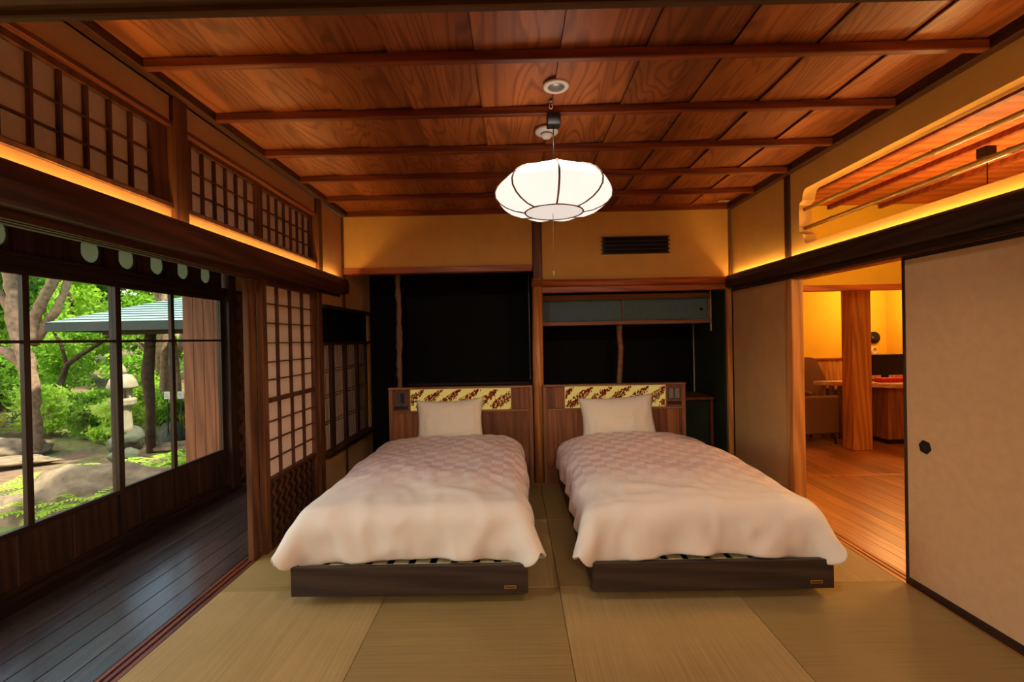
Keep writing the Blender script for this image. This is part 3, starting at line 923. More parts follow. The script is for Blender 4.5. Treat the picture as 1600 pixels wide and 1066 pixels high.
# upper wall with the cusped opening
Y0, Y1, Z0, Z1 = 0.75, 3.42, 2.045, 2.442
def cusp(cx, cz, sx, sz):
    """stepped, rounded corner running from the upright edge to the level edge."""
    a, out = 0.10, []
    # upright edge -> small notch -> arc
    out.append((cx, cz - sz * a))
    out.append((cx - sx * 0.012, cz - sz * (a - 0.014)))
    out.append((cx - sx * 0.034, cz - sz * (a - 0.020)))
    for k in range(0, 7):
        t = math.pi / 2 * k / 6
        out.append((cx - sx * (0.040 + 0.050 * (1 - math.cos(t))), cz - sz * (a - 0.026 - (a - 0.026) * math.sin(t))))
    return out
hole = []
c1 = cusp(Y1, Z1, 1, 1)            # upright to level, top back
c2 = cusp(Y0, Z1, -1, 1)[::-1]
c3 = cusp(Y0, Z0, -1, -1)
c4 = cusp(Y1, Z0, 1, -1)[::-1]
hole = c1 + c2 + c3 + c4
def upper_wall(x0, x1):
    bm = bmesh.new()
    oy0, oy1, oz0, oz1 = 0.64, 3.525, 1.90, 2.612
    vo = [bm.verts.new((x0, y, z)) for y, z in ((oy0, oz0), (oy1, oz0), (oy1, oz1), (oy0, oz1))]
    vh = [bm.verts.new((x0, y, z)) for y, z in hole]
    eo = [bm.edges.new((vo[i], vo[(i + 1) % 4])) for i in range(4)]
    eh = [bm.edges.new((vh[i], vh[(i + 1) % len(vh)])) for i in range(len(vh))]
    r = bmesh.ops.triangle_fill(bm, edges=eo + eh, use_beauty=True)
    faces = [f for f in bm.faces]
    ex = bmesh.ops.extrude_face_region(bm, geom=faces)
    for g in ex['geom']:
        if isinstance(g, bmesh.types.BMVert):
            g.co.x = x1
    bmesh.ops.recalc_face_normals(bm, faces=bm.faces)
    bm.verts.index_update()
    mb = MB().add([v.co[:] for v in bm.verts], [[v.index for v in f.verts] for f in bm.faces])
    bm.free()
    return mb
obj('plaster', upper_wall(2.122, 2.215), 'plaster', wr)

# bamboo poles in the opening
M['bamboo'] = plain('smoked_bamboo', rgb(176, 132, 52), 0.25, 0, 0.6, 0.2, 30)
def bamboo(z, nodes, label, seed):
    pts, rad = [], []
    last = Y0
    ys = sorted(nodes)
    allp = [Y0 + 0.001] + ys + [Y1 - 0.001]
    for i, y in enumerate(allp):
        if 0 < i < len(allp) - 1:
            for dy, r in ((-0.012, 0.0135), (-0.004, 0.0165), (0.0, 0.0145), (0.004, 0.0165), (0.012, 0.0135)):
                pts.append((2.165, y + dy, z)); rad.append(r)
        else:
            pts.append((2.165, y, z)); rad.append(0.0135)
    o = obj('bamboo_pole', MB().tube(pts, rad, 12), 'bamboo')
    tag(o, label, 'bamboo pole')
    if seed == 1:
        tw = MB().tube([(2.165, 2.36, z + 0.013), (2.162, 2.45, z + 0.035), (2.162, 2.55, z + 0.040), (2.165, 2.62, z + 0.022)], [0.002, 0.0016, 0.0014, 0.001], 5)
        obj('twig', tw, 'bamboo', o)
    return o
bamboo(2.311, [0.95, 1.20, 1.50, 1.80, 2.096, 2.372, 2.652, 2.934, 3.19], 'upper bamboo pole, with a curled twig, across the cusped wall opening', 1)
bamboo(2.172, [1.0, 1.30, 1.66, 2.013, 2.274, 2.558, 2.88, 3.14], 'lower bamboo pole across the cusped wall opening', 2)

# fusuma doors on the right
def fusuma(n, y0, y1, x, handle):
    r = struct('door_%d' % n)
    box('panel', x, x + 0.018, y0 + 0.016, y1 - 0.018, 0.045, 1.790, 'fusuma', r)
    M_ = 'dark_z'
    box('frame_stile', x - 0.004, x + 0.022, y0, y0 + 0.018, 0.0, 1.808, M_, r, 0.002)
    box('frame_stile', x - 0.004, x + 0.022, y1 - 0.020, y1, 0.0, 1.808, M_, r, 0.002)
    box('frame_rail', x - 0.004, x + 0.022, y0 + 0.018, y1 - 0.02, 0.0, 0.045, 'dark_y', r, 0.002)
    box('frame_rail', x - 0.004, x + 0.022, y0 + 0.018, y1 - 0.02, 1.786, 1.808, 'dark_y', r, 0.002)
    if handle:
        hy, hz, R_ = handle
        pts = [(hy + R_ * math.cos(math.radians(a)), hz + R_ * math.sin(math.radians(a))) for a in (12, 72, 132, 192, 252, 312)]
        mb = MB()
        inner = [((p[0] - hy) * 0.78 + hy, (p[1] - hz) * 0.78 + hz) for p in pts]
        n6 = 6
        vs = [(x, *p) for p in pts] + [(x - 0.004, *p) for p in pts] + [(x - 0.004, *p) for p in inner] + [(x - 0.001, *p) for p in inner]
        fs = []
        for i in range(6):
            j = (i + 1) % 6
            fs += [(i, j, 6 + j, 6 + i), (6 + i, 6 + j, 12 + j, 12 + i), (12 + i, 12 + j, 18 + j, 18 + i)]
        fs.append(tuple(range(18, 24)))
        mb.add(vs, fs)
        h = obj('handle', mb, 'iron', r)
        h['label'] = 'black hexagonal recessed door pull'
fusuma(6, 1.600, 2.560, 2.150, (2.430, 0.785, 0.037))
fusuma(7, 0.66, 1.640, 2.182, None)

# ------------------------------------------------------------------ rear room (behind the camera): shell only
for nm, a in (('wall_rear', (-1.75, 2.25, -2.45, -2.33, 0, 2.66)), ('wall_rear_right', (2.15, 2.25, -2.33, 0.56, 0, 2.66)), ('wall_rear_left', (-1.72, -1.70, -2.33, -1.4, 0, 2.66))):
    box(nm, *a, 'plaster_side', kind='structure')
box('wall_rear_left.001', -1.72, -1.70, -1.4, 0.56, 1.85, 2.66, 'plaster_side', kind='structure')

# ------------------------------------------------------------------ next rooms to the right
w3r = struct('wall_next_room')
box('plaster', 2.22, 5.9, YB, YB + 0.06, 1.852, 2.69, 'plaster_yellow', w3r)
box('lintel', 2.205, 5.9, YB - 0.02, YB + 0.075, 1.798, 1.852, 'orange_rail', w3r, 0.003)
box('lintel', 2.22, 2.28, YB, YB + 0.08, 0.0, 1.80, 'jamb', w3r)
box('plaster', 5.9, 6.0, 0.5, 4.6, 0.0, 2.69, 'plaster_yellow', w3r)
box('plaster', 2.2, 6.0, 0.50, 0.60, 0.0, 2.69, 'plaster_yellow', w3r)
box('plaster', 2.216, 2.226, 3.60, YB, 0.0, 2.69, 'plaster_yellow', w3r)
w4r = struct('wall_far_room')
box('plaster', 2.2, 6.2, 7.20, 7.28, 1.0, 2.69, 'plaster_yellow', w4r)
box('plaster', 5.79, 5.9, 4.6, 7.2, 1.0, 2.69, 'plaster_yellow', w4r)
box('plaster', 2.2, 2.3, 4.55, 7.2, 0.0, 2.69, 'plaster_yellow', w4r)
M['cedar_panel'] = wood('cedar_wainscot', rgb(170, 108, 46), rgb(214, 150, 74), 'Z', 0.5, 0.35, (0.8, 1.15))
x = 2.3
while x < 5.78:
    box('wainscot_board', x + 0.002, x + 0.178, 7.175, 7.20, 0.0, 0.98, 'cedar_panel', w4r, 0.003)
    x += 0.18
y = 4.6
while y < 7.1:
    box('wainscot_board', 5.765, 5.79, y + 0.002, y + 0.178, 0.0, 0.98, 'cedar_panel', w4r, 0.003)
    y += 0.18
box('wainscot_cap', 2.3, 5.79, 7.15, 7.20, 0.98, 1.0, 'orange_rail', w4r)
box('wainscot_cap', 5.74, 5.79, 4.6, 7.15, 0.98, 1.0, 'orange_rail', w4r)
ce2 = struct('ceiling.001')
x = 2.22
M['ceiling2'] = wood('next_room_cedar', rgb(150, 70, 26), rgb(208, 116, 52), 'X', 0.5, 0.35, (0.85, 1.1), 0.5, 6.0)
y = 0.6
while y < 4.45:
    box('ceiling_board', 2.215, 5.9, y + 0.001, min(y + 0.365, YB) - 0.001, 2.62, 2.632, 'ceiling2', ce2)
    y += 0.366
for xx in (2.55, 3.04, 3.53, 4.02, 4.51, 5.0, 5.49):
    box('ceiling_batten', xx, xx + 0.034, 0.6, YB, 2.582, 2.622, 'ceiling_batten', ce2, 0.003)
box('ceiling_moulding', 2.216, 2.26, 0.6, YB, 2.575, 2.622, 'ceiling_batten', ce2, 0.003)
box('ceiling_board', 2.3, 5.9, 4.54, 7.2, 2.62, 2.64, 'ceiling2', ce2)
pr = struct('trim_4')
o = obj('pillar', MB().box(3.955, 4.175, 5.40, 5.60, 0.0, 2.62, 0.012), 'orange_post', pr)

def lamp_shade(c, R, mat, root, n=8, seg=6, name='paper_shade', h=1.0):
    """flattened ribbed lantern shade, paper puffing out between the ribs."""
    prof = [(0.120, 0.112), (0.165, 0.108), (0.205, 0.098), (0.245, 0.080), (0.280, 0.056), (0.303, 0.026), (0.310, -0.004), (0.302, -0.036), (0.280, -0.066), (0.248, -0.090), (0.205, -0.110), (0.163, -0.121)]
    K = n * seg
    vs, fs = [], []
    for r, z in prof:
        for k in range(K):
            a = 2 * math.pi * k / K + math.pi / 2
            u = (k % seg) / seg
            bulge = math.sin(math.pi * u)
            low = min(1.0, max(0.0, (0.09 - z) / 0.12)) * min(1.0, (r - 0.155) / 0.06 if z < 0 else 1.0)
            rr = r * R / 0.31 * (math.cos(math.pi / n) / math.cos((u - 0.5) * 2 * math.pi / n) + (1 - math.cos(math.pi / n)) * low * 1.0 + 0.045 * bulge * max(0, low))
            vs.append((c[0] + rr * math.cos(a), c[1] + rr * math.sin(a), c[2] + z * h * R / 0.31 - 0.014 * bulge * (1 if -0.115 < z < -0.02 else 0)))
    for i in range(len(prof) - 1):
        for k in range(K):
            fs.append((i * K + k, i * K + (k + 1) % K, (i + 1) * K + (k + 1) % K, (i + 1) * K + k))
    o = obj(name, MB().add(vs, fs, True), mat, root)
    ribs = []
    for q in range(n):
        a = 2 * math.pi * q / n + math.pi / 2
        pts = []
        for r, z in prof:
            low = min(1.0, max(0.0, (0.09 - z) / 0.12)) * min(1.0, (r - 0.155) / 0.06 if z < 0 else 1.0)
            rr = r * R / 0.31 * (1.0 + (1 - math.cos(math.pi / n)) * low) + 0.001
            pts.append((c[0] + rr * math.cos(a), c[1] + rr * math.sin(a), c[2] + z * h * R / 0.31))
        ribs.append(pts)
    return o, ribs

lp = thing('pendant_lamp', 'round white paper pendant lantern with brown ribs hanging over the beds', 'lamp', (0.228, 2.49, 2.07))
LC = (0.228, 2.49, 2.193)
sh_, ribs = lamp_shade(LC, 0.297, 'lantern', lp)
for pts in ribs:
    obj('rib', MB().tube(pts, 0.0050, 6), 'lantern_rib', lp)
ring = [(LC[0] + 0.156 * math.cos(a), LC[1] + 0.156 * math.sin(a), LC[2] - 0.116) for a in [2 * math.pi * k / 40 for k in range(41)]]
obj('bottom_ring', MB().tube(ring, 0.0048, 6, caps=False), 'lantern_rib', lp)
obj('bottom_paper', MB().lathe([(0.0, -0.0005), (0.155, -0.0005), (0.155, 0.0), (0.0, 0.0)], (LC[0], LC[1], LC[2] - 0.116), 40, False), 'lantern_disc', lp)
obj('top_paper', MB().lathe([(0.0, 0), (0.138, 0), (0.138, 0.002), (0.0, 0.002)], (LC[0], LC[1], LC[2] + 0.108), 32, False), 'lantern', lp)
obj('cord', MB().tube([(0.234, 2.50, 2.555), (0.230, 2.49, 2.300)], 0.0035, 6), 'black', lp)
box('ceiling_plug', 0.200, 0.272, 2.475, 2.54, 2.545, 2.608, 'black', lp, 0.004)
M['cord_pale'] = plain('pale_pull_cord', rgb(170, 130, 80), 0.6)
obj('pull_cord', MB().tube([(0.222, 2.49, 2.07), (0.220, 2.49, 1.76)], 0.0016, 5), 'cord_pale', lp)
obj('pull_knob', MB().lathe([(0.0, 0), (0.0045, 0.002), (0.0055, 0.014), (0.003, 0.026), (0.0, 0.027)], (0.220, 2.49, 1.735), 10), 'slat', lp)

dl = thing('downlight', 'round white recessed downlight in the ceiling boards', 'light', (0.232, 2.293, 2.635))
obj('trim_ring', MB().lathe([(0.042, 0.012), (0.042, 0.0), (0.060, 0.0), (0.064, 0.004), (0.064, 0.012)], (0.232, 2.293, 2.640), 32), 'white', dl)
obj('reflector', MB().lathe([(0.0, 0.0), (0.042, 0.0), (0.042, 0.003), (0, 0.003)], (0.232, 2.293, 2.645), 24), 'grey_metal', dl)
ld = bpy.data.lights.new('downlight_beam', 'SPOT')
ld.energy = DOWN_W; ld.spot_size = math.radians(150); ld.spot_blend = 1.0; ld.shadow_soft_size = 0.04; ld.color = (1.0, 0.86, 0.74)
lo_ = bpy.data.objects.new('downlight_beam', ld); COL.objects.link(lo_)
lo_.location = (0.232, 2.293, 2.630)

for k, (x, y) in enumerate(((-0.75, 1.22), (1.20, 1.22))):  # two out-of-view downlights, added to brighten the beds
    d_ = thing('downlight', ('unseen downlight added to light the bed nearer the garden', 'unseen downlight added to light the bed nearer the doorway')[k], 'light', (x, y, 2.635))
    obj('trim_ring', MB().lathe([(0.042, 0.012), (0.042, 0.0), (0.060, 0.0), (0.064, 0.004), (0.064, 0.012)], (x, y, 2.640), 32), 'white', d_)
    obj('reflector', MB().lathe([(0.0, 0.0), (0.042, 0.0), (0.042, 0.003), (0, 0.003)], (x, y, 2.645), 24), 'grey_metal', d_)
    l2 = bpy.data.lights.new('downlight_beam', 'SPOT')
    l2.energy = BED_FILL_W; l2.spot_size = math.radians(95); l2.spot_blend = 1.0; l2.shadow_soft_size = 0.05; l2.color = (1.0, 0.88, 0.78)
    lo2 = bpy.data.objects.new('downlight_beam', l2); COL.objects.link(lo2)
    lo2.location = (x, y, 2.630)
    lo2.rotation_euler = Vector((0.0, 2.4, -2.1)).to_track_quat('-Z', 'Y').to_euler()
sd = thing('smoke_detector', 'round white smoke detector on the ceiling behind the lantern cord', 'smoke detector', (0.219, 2.78, 2.60))
obj('base', MB().lathe([(0.0, 0.012), (0.066, 0.012), (0.070, 0.0), (0.066, -0.008), (0.045, -0.010), (0.0, -0.010)], (0.219, 2.78, 2.640), 32), 'white', sd)
obj('sensor_head', MB().lathe([(0.0, 0.0), (0.034, 0.0), (0.034, -0.012), (0.022, -0.030), (0.0, -0.032)], (0.219, 2.78, 2.630), 24), 'white', sd)
obj('vent_slot', MB().lathe([(0.0, 0.0), (0.036, 0.0), (0.036, -0.004), (0.0, -0.004)], (0.219, 2.78, 2.625), 24), 'switch_dark', sd)

hk = thing('ceiling_hook', 'small pale metal hook screwed in the ceiling before the second batten', 'hook', (0.217, 2.44, 2.60))
obj('plate', MB().lathe([(0, 0.012), (0.010, 0.012), (0.010, 0.004), (0, 0.004)], (0.217, 2.44, 2.640), 12), 'grey_metal', hk)
rp = [(0.217 + 0.009 * math.cos(a), 2.44, 2.622 + 0.014 * math.sin(a)) for a in [math.pi / 2 + 2 * math.pi * k / 12 for k in range(12)]]
obj('ring', MB().tube(rp, 0.0022, 6), 'white', hk)
cl = MB().box(1.935, 2.035, 4.30, 4.355, 2.645, 2.6495)
tag(obj('ceiling_plate', cl, 'slat'), 'small pale rectangular plate on the ceiling in the back right corner', 'plate')

# unseen lamps added for light in rear and far rooms; next-room lamp
rl = thing('pendant_lamp', 'unseen paper lantern added behind the camera to light the bedroom', 'lamp', (0.25, -1.1, 2.0))
lamp_shade((0.25, -1.1, 2.12), 0.33, 'fill_rear', rl)
obj('cord', MB().tube([(0.25, -1.1, 2.655), (0.25, -1.1, 2.30)], 0.0035, 6), 'black', rl)
nl = thing('pendant_lamp', 'pendant lamp on a black cord in the next room', 'lamp', (3.10, 3.02, 1.7))
lamp_shade((3.10, 3.02, 1.84), 0.22, 'lamp_next', nl)
obj('cord', MB().tube([(3.10, 3.02, 2.53), (3.10, 3.02, 1.93)], 0.0035, 6), 'black', nl)
box('ceiling_plug', 3.065, 3.135, 2.99, 3.06, 2.515, 2.586, 'black', nl, 0.004)
fl2 = thing('pendant_lamp', 'unseen pendant lamp added to light the far dining room', 'lamp', (5.2, 6.6, 1.9))
lamp_shade((5.2, 6.4, 2.2), 0.22, 'lamp_next', fl2)
obj('cord', MB().tube([(5.2, 6.4, 2.62), (5.2, 6.4, 2.3)], 0.0035, 6), 'black', fl2)

# ------------------------------------------------------------------ beds
M['lit_fabric'] = emit('backlit_yellow_fabric', rgb(236, 206, 110), 0.42)
M['print_red'] = plain('dark_red_print', rgb(128, 26, 20), 0.8, 0, 0.1, 0.5, 40)

def superbox(cx, cy, cz, hx, hy, hz, e=0.25, nu=48, nv=24):
    """rounded slab (superellipsoid) for the mattress."""
    vs, fs = [], []
    def sg(v, p): return math.copysign(abs(v) ** p, v)
    for i in range(nv + 1):
        ph = -math.pi / 2 + math.pi * i / nv
        for k in range(nu):
            th = 2 * math.pi * k / nu
            vs.append((cx + hx * sg(math.cos(ph), e) * sg(math.cos(th), e * 0.6), cy + hy * sg(math.cos(ph), e) * sg(math.sin(th), e * 0.6), cz + hz * sg(math.sin(ph), e)))
    for i in range(nv):
        for k in range(nu):
            fs.append((i * nu + k, i * nu + (k + 1) % nu, (i + 1) * nu + (k + 1) % nu, (i + 1) * nu + k))
    return MB().add(vs, fs, True)

def make_bed(x0, x1, hx0, hx1, fab, flip, label, seed):
    rnd = random.Random(seed)
    xc = (x0 + x1) / 2
    t = thing('bed', label, 'bed', (xc, 3.4, 0))
    yf = 2.42
    zb, zt = 0.055, 0.208
    box('front_rail', x0, x1, yf, yf + 0.028, zb, zt, 'bed_wood', t, 0.002)
    for xa in (x0, x1 - 0.028):
        box('side_rail', xa, xa + 0.028, yf + 0.028, 4.37, zb, zt, 'dark_y', t, 0.002)
    box('plinth', x0 + 0.16, x1 - 0.16, 2.62, 4.25, 0.0, zb, 'bed_wood', t)
    box('slat_edge', x0 + 0.045, x1 - 0.045, yf + 0.034, yf + 0.060, 0.180, 0.194, 'slat', t)
    n = 10
    wslot = (x1 - x0 - 0.09) / n
    for k in range(n):
        a = x0 + 0.045 + wslot * k
        box('slat', a + 0.020, a + wslot - 0.020, yf + 0.060, 4.35, 0.182, 0.196, 'slat', t)
    box('base_board', x0 + 0.03, x1 - 0.03, yf + 0.03, 4.36, 0.10, 0.11, 'black', t)
    bp_ = box('badge', x1 - 0.125, x1 - 0.062, yf - 0.003, yf, 0.083, 0.099, 'brass', t)
    bp_['label'] = 'small brass maker plate'
    box('badge_inset', x1 - 0.121, x1 - 0.066, yf - 0.0036, yf - 0.003, 0.0865, 0.0955, 'brass_dark', bp_)
    obj('mattress', superbox(xc, 3.43, 0.318, 0.600, 0.925, 0.122), 'mattress', t)
    # headboard
    y0, y1 = 4.375, 4.43
    hb = box('headboard', hx0 + 0.005, hx1 - 0.005, y0 + 0.02, y1, 0.0, 0.948, 'walnut', t)
    fx0, fx1 = fab
    box('top_rail', hx0, hx1, y0 - 0.022, y1 + 0.002, 0.934, 0.951, 'walnut_rail', hb, 0.002)
    for a in (hx0, hx1 - 0.034):
        box('stile', a, a + 0.034, y0 - 0.006, y0 + 0.019, 0.0, 0.933, 'walnut_up', hb, 0.002)
    box('mid_rail', hx0 + 0.035, hx1 - 0.035, y0 - 0.010, y0 + 0.019, 0.708, 0.726, 'walnut_rail', hb, 0.002)
    a = hx0 + 0.035
    while a < hx1 - 0.04:
        w = rnd.choice((0.07, 0.09, 0.11))
        b_ = min(a + w, hx1 - 0.035)
        box('plank', a + 0.0008, b_ - 0.0008, y0 + rnd.uniform(0, 0.004), y0 + 0.018, 0.19, 0.707, 'walnut', hb)
        a = b_
    # upper row: switch bay, lit fabric, plain planks
    spans = [(hx0 + 0.035, fx0 - 0.012), (fx1 + 0.012, hx1 - 0.035)]
    sw = spans[1] if flip else spans[0]
    pk = spans[0] if flip else spans[1]
    h = (pk[1] - pk[0]) / 2
    for k in range(2):
        box('plank', pk[0] + h * k + 0.0008, pk[0] + h * (k + 1) - 0.0008, y0 + 0.002 * k, y0 + 0.018, 0.728, 0.932, 'walnut', hb)
    box('plank', sw[0], sw[1], y0 + 0.006, y0 + 0.018, 0.728, 0.932, 'walnut', hb)
    sc_ = (sw[0] + sw[1]) / 2
    wd = 0.062 if flip else 0.045
    box('switch_plate', sc_ - wd, sc_ + wd, y0 + 0.001, y0 + 0.006, 0.790, 0.910, 'switch', hb, 0.001)
    if flip:
        for s_ in (-0.028, 0.028):
            box('switch_key', sc_ + s_ - 0.020, sc_ + s_ + 0.020, y0 - 0.003, y0 + 0.001, 0.805, 0.898, 'grey_metal', hb, 0.001)
    else:
        box('switch_key', sc_ - 0.002, sc_ + 0.030, y0 - 0.002, y0 + 0.001, 0.805, 0.898, 'switch_dark', hb, 0.001)
    box('socket_plate', sc_ - 0.066, sc_ + 0.066, y0 + 0.001, y0 + 0.006, 0.742, 0.776, 'switch_dark', hb, 0.001)
    box('fabric_frame', fx0 - 0.012, fx0, y0 - 0.002, y0 + 0.018, 0.728, 0.932, 'walnut_up', hb)
    box('fabric_frame', fx1, fx1 + 0.012, y0 - 0.002, y0 + 0.018, 0.728, 0.932, 'walnut_up', hb)
    box('fabric_panel', fx0, fx1, y0 + 0.006, y0 + 0.018, 0.728, 0.932, 'lit_fabric', hb)['label'] = 'backlit yellow panel printed with dark red leaf sprays'
    mb = MB()
    ph = 0.02 if flip else 0.06
    for c in range(-1, 7):
        bx0 = fx0 + ph + 0.178 * c
        for q in range(230):
            u = rnd.random()
            spread = 0.048 * math.sin(math.pi * min(1, u * 0.9 + 0.12)) + 0.006
            px = bx0 + 0.24 * u + rnd.gauss(0, 0.010)
            pz = 0.755 + 0.165 * u ** 1.25 + rnd.uniform(-spread, spread) * 0.9
            if u > 0.9 and rnd.random() < 0.5: continue
            if not (fx0 + 0.006 < px < fx1 - 0.006 and 0.734 < pz < 0.928): continue
            an = rnd.uniform(-0.5, 0.5) + 1.0
            L_, w_ = rnd.uniform(0.009, 0.017), rnd.uniform(0.0035, 0.006)
            ca, sa = math.cos(an), math.sin(an)
            yy = y0 + 0.0052 + rnd.uniform(-0.0003, 0.0003)
            q4 = [(L_, 0), (0, w_), (-L_, 0), (0, -w_)]
            mb.add([(px + p * ca - r * sa, yy, pz + p * sa + r * ca) for p, r in q4], [(0, 1, 2, 3)])
    obj('leaf_print', mb, 'print_red', hb)['kind'] = 'stuff'
    return t
M['brass_dark'] = plain('dark_brass', rgb(128, 92, 36), 0.4, 0.7)
M['walnut_up'] = wood('walnut_stile', rgb(120, 76, 48), rgb(164, 112, 76), 'Z', 0.42, 0.4, (0.9, 1.1), 0.3)
make_bed(-1.207, 0.047, -1.205, 0.163, (-1.000, -0.045), False, 'low dark bed nearer the garden side, headboard switches at its left end', 5)
make_bed(0.390, 1.655, 0.262, 1.612, (0.470, 1.425), True, 'low dark bed nearer the open doorway, headboard switches at its right end', 9)

# ------------------------------------------------------------------ duvets: position-based cloth draped over the mattress
def drape(seed, hx, side_l, side_r, foot, length, top):
    """returns verts (ny, nx, 3) in bed coordinates: x centred, y from 0 (foot of the mattress), z absolute."""
    rs = np.random.RandomState(seed)
    d = 0.030
    xs = np.arange(-(hx + side_l), hx + side_r + 1e-6, d)
    ys = np.arange(-foot, length + 1e-6, d)
    U, V = np.meshgrid(xs, ys)
    # round the two foot corners of the cloth
    RU, RV = U.copy(), V.copy()
    ox = np.where(U < 0, (-hx - U) / side_l, (U - hx) / side_r).clip(0, None)
    oy = (-V / foot).clip(0, None)
    both = (ox > 0) & (oy > 0)
    nrm = np.sqrt(ox ** 2 + oy ** 2) + 1e-9
    kf = np.where(both, np.maximum(ox, oy) / nrm, 1.0)
    kf = kf * (1 - 0.42 * np.minimum(np.minimum(ox, oy), 1))
    sidew = np.where(U < 0, side_l, side_r)
    RU = np.where(both, np.sign(U) * (hx + ox * kf * sidew), U)
    RV = np.where(both, -oy * kf * foot, V)
    P = np.stack([RU, RV, np.full_like(U, top + 0.05)], -1)
    P[..., 2] += rs.rand(*U.shape) * 0.004
    rest = P.copy(); rest[..., 2] = 0
    vel = np.zeros_like(P)
    ny, nx = U.shape
    def pairs(di, dj):
        a = (slice(max(0, -di), ny - max(0, di)), slice(max(0, -dj), nx - max(0, dj)))
        b = (slice(max(0, di), ny + min(0, di)), slice(max(0, dj), nx + min(0, dj)))
        return a, b
    cons = []
    def add(di, dj, st, colours):
        a, b = pairs(di, dj)
        L = np.linalg.norm(rest[b] - rest[a], axis=-1)
        if colours:
            ax_ = 0 if di else 1
            for c in (0, 1):
                def sub(t, c=c):
                    t = list(t); t[ax_] = slice(t[ax_].start + c, t[ax_].stop, 2); return tuple(t)
                cons.append((sub(a), sub(b), L[::, c::2] if ax_ else L[c::2], st))
        else:
            cons.append((a, b, L, st))
    add(0, 1, 1.0, True); add(1, 0, 1.0, True)
    add(1, 1, 0.30, False); add(1, -1, 0.30, False)
    add(0, 2, 0.10, False); add(2, 0, 0.10, False)
    add(0, 5, 0.03, False); add(5, 0, 0.03, False)
    r = 0.09
    x_h, y_c, y_h = hx, 1.1, 1.1
    zt, zl = top, -0.4
    wr_ = 0.018
    nzf = rs.rand(5) * 6
    def collide(P):
        x, y, z = P[..., 0], P[..., 1], P[..., 2]
        dome = 0.075 * (1 - (x / hx) ** 4).clip(0, 1) * (y / 0.45).clip(0, 1) ** 0.7
        dome += 0.010 * np.sin(x * 5 + nzf[0]) * np.sin(y * 4 + nzf[1]) + 0.006 * np.sin(x * 11 + nzf[2] + y * 3) * np.sin(y * 9 + nzf[3])
        zz = z - dome
        cz = (zt + zl) / 2; hz = (zt - zl) / 2
        qx = np.abs(x) - (x_h - r); qy = np.abs(y - y_c) - (y_h - r); qz = np.abs(zz - cz) - (hz - r)
        mx_, my_, mz_ = qx.clip(0, None), qy.clip(0, None), qz.clip(0, None)
        ln = np.sqrt(mx_ ** 2 + my_ ** 2 + mz_ ** 2) + 1e-9
        dist = ln + np.minimum(np.maximum(qx, np.maximum(qy, qz)), 0) - r
        inside = (dist < 0)
        core = (qx < 0) & (qy < 0) & (qz < 0)
        nxn = mx_ / ln * np.sign(x); nyn = my_ / ln * np.sign(y - y_c); nzn = mz_ / ln * np.sign(zz - cz)
        nxn = np.where(core, 0, nxn); nyn = np.where(core, 0, nyn); nzn = np.where(core, 1, nzn)
        push = np.where(inside, -dist, 0)
        P[..., 0] += nxn * push; P[..., 1] += nyn * push; P[..., 2] += nzn * push
        return inside
    dt = 0.02
    grav = np.array([0, 0, -4.0])
    pinned = (V > length - 0.40) & (np.abs(U) < hx - 0.10)
    prev = P.copy()
    for step in range(170):
        vel = (P - prev) / dt * 0.97 if step else np.zeros_like(P)
        prev = P.copy()
        wind = 0
        P = P + vel * dt + grav * dt * dt
        for it in range(18):
            for a, b, L, st in cons:
                dlt = P[b] - P[a]
                ln = np.linalg.norm(dlt, axis=-1) + 1e-9
                c = (0.5 * st * (ln - L) / ln)[..., None] * dlt
                P[a] += c; P[b] -= c
            ins = collide(P)
            P[..., 0][pinned] = U[pinned]; P[..., 1][pinned] = V[pinned]
        # friction
        tang = (P - prev)
        P = np.where(ins[..., None], prev + tang * np.array([0.45, 0.45, 1.0]), P)
    return P, rest

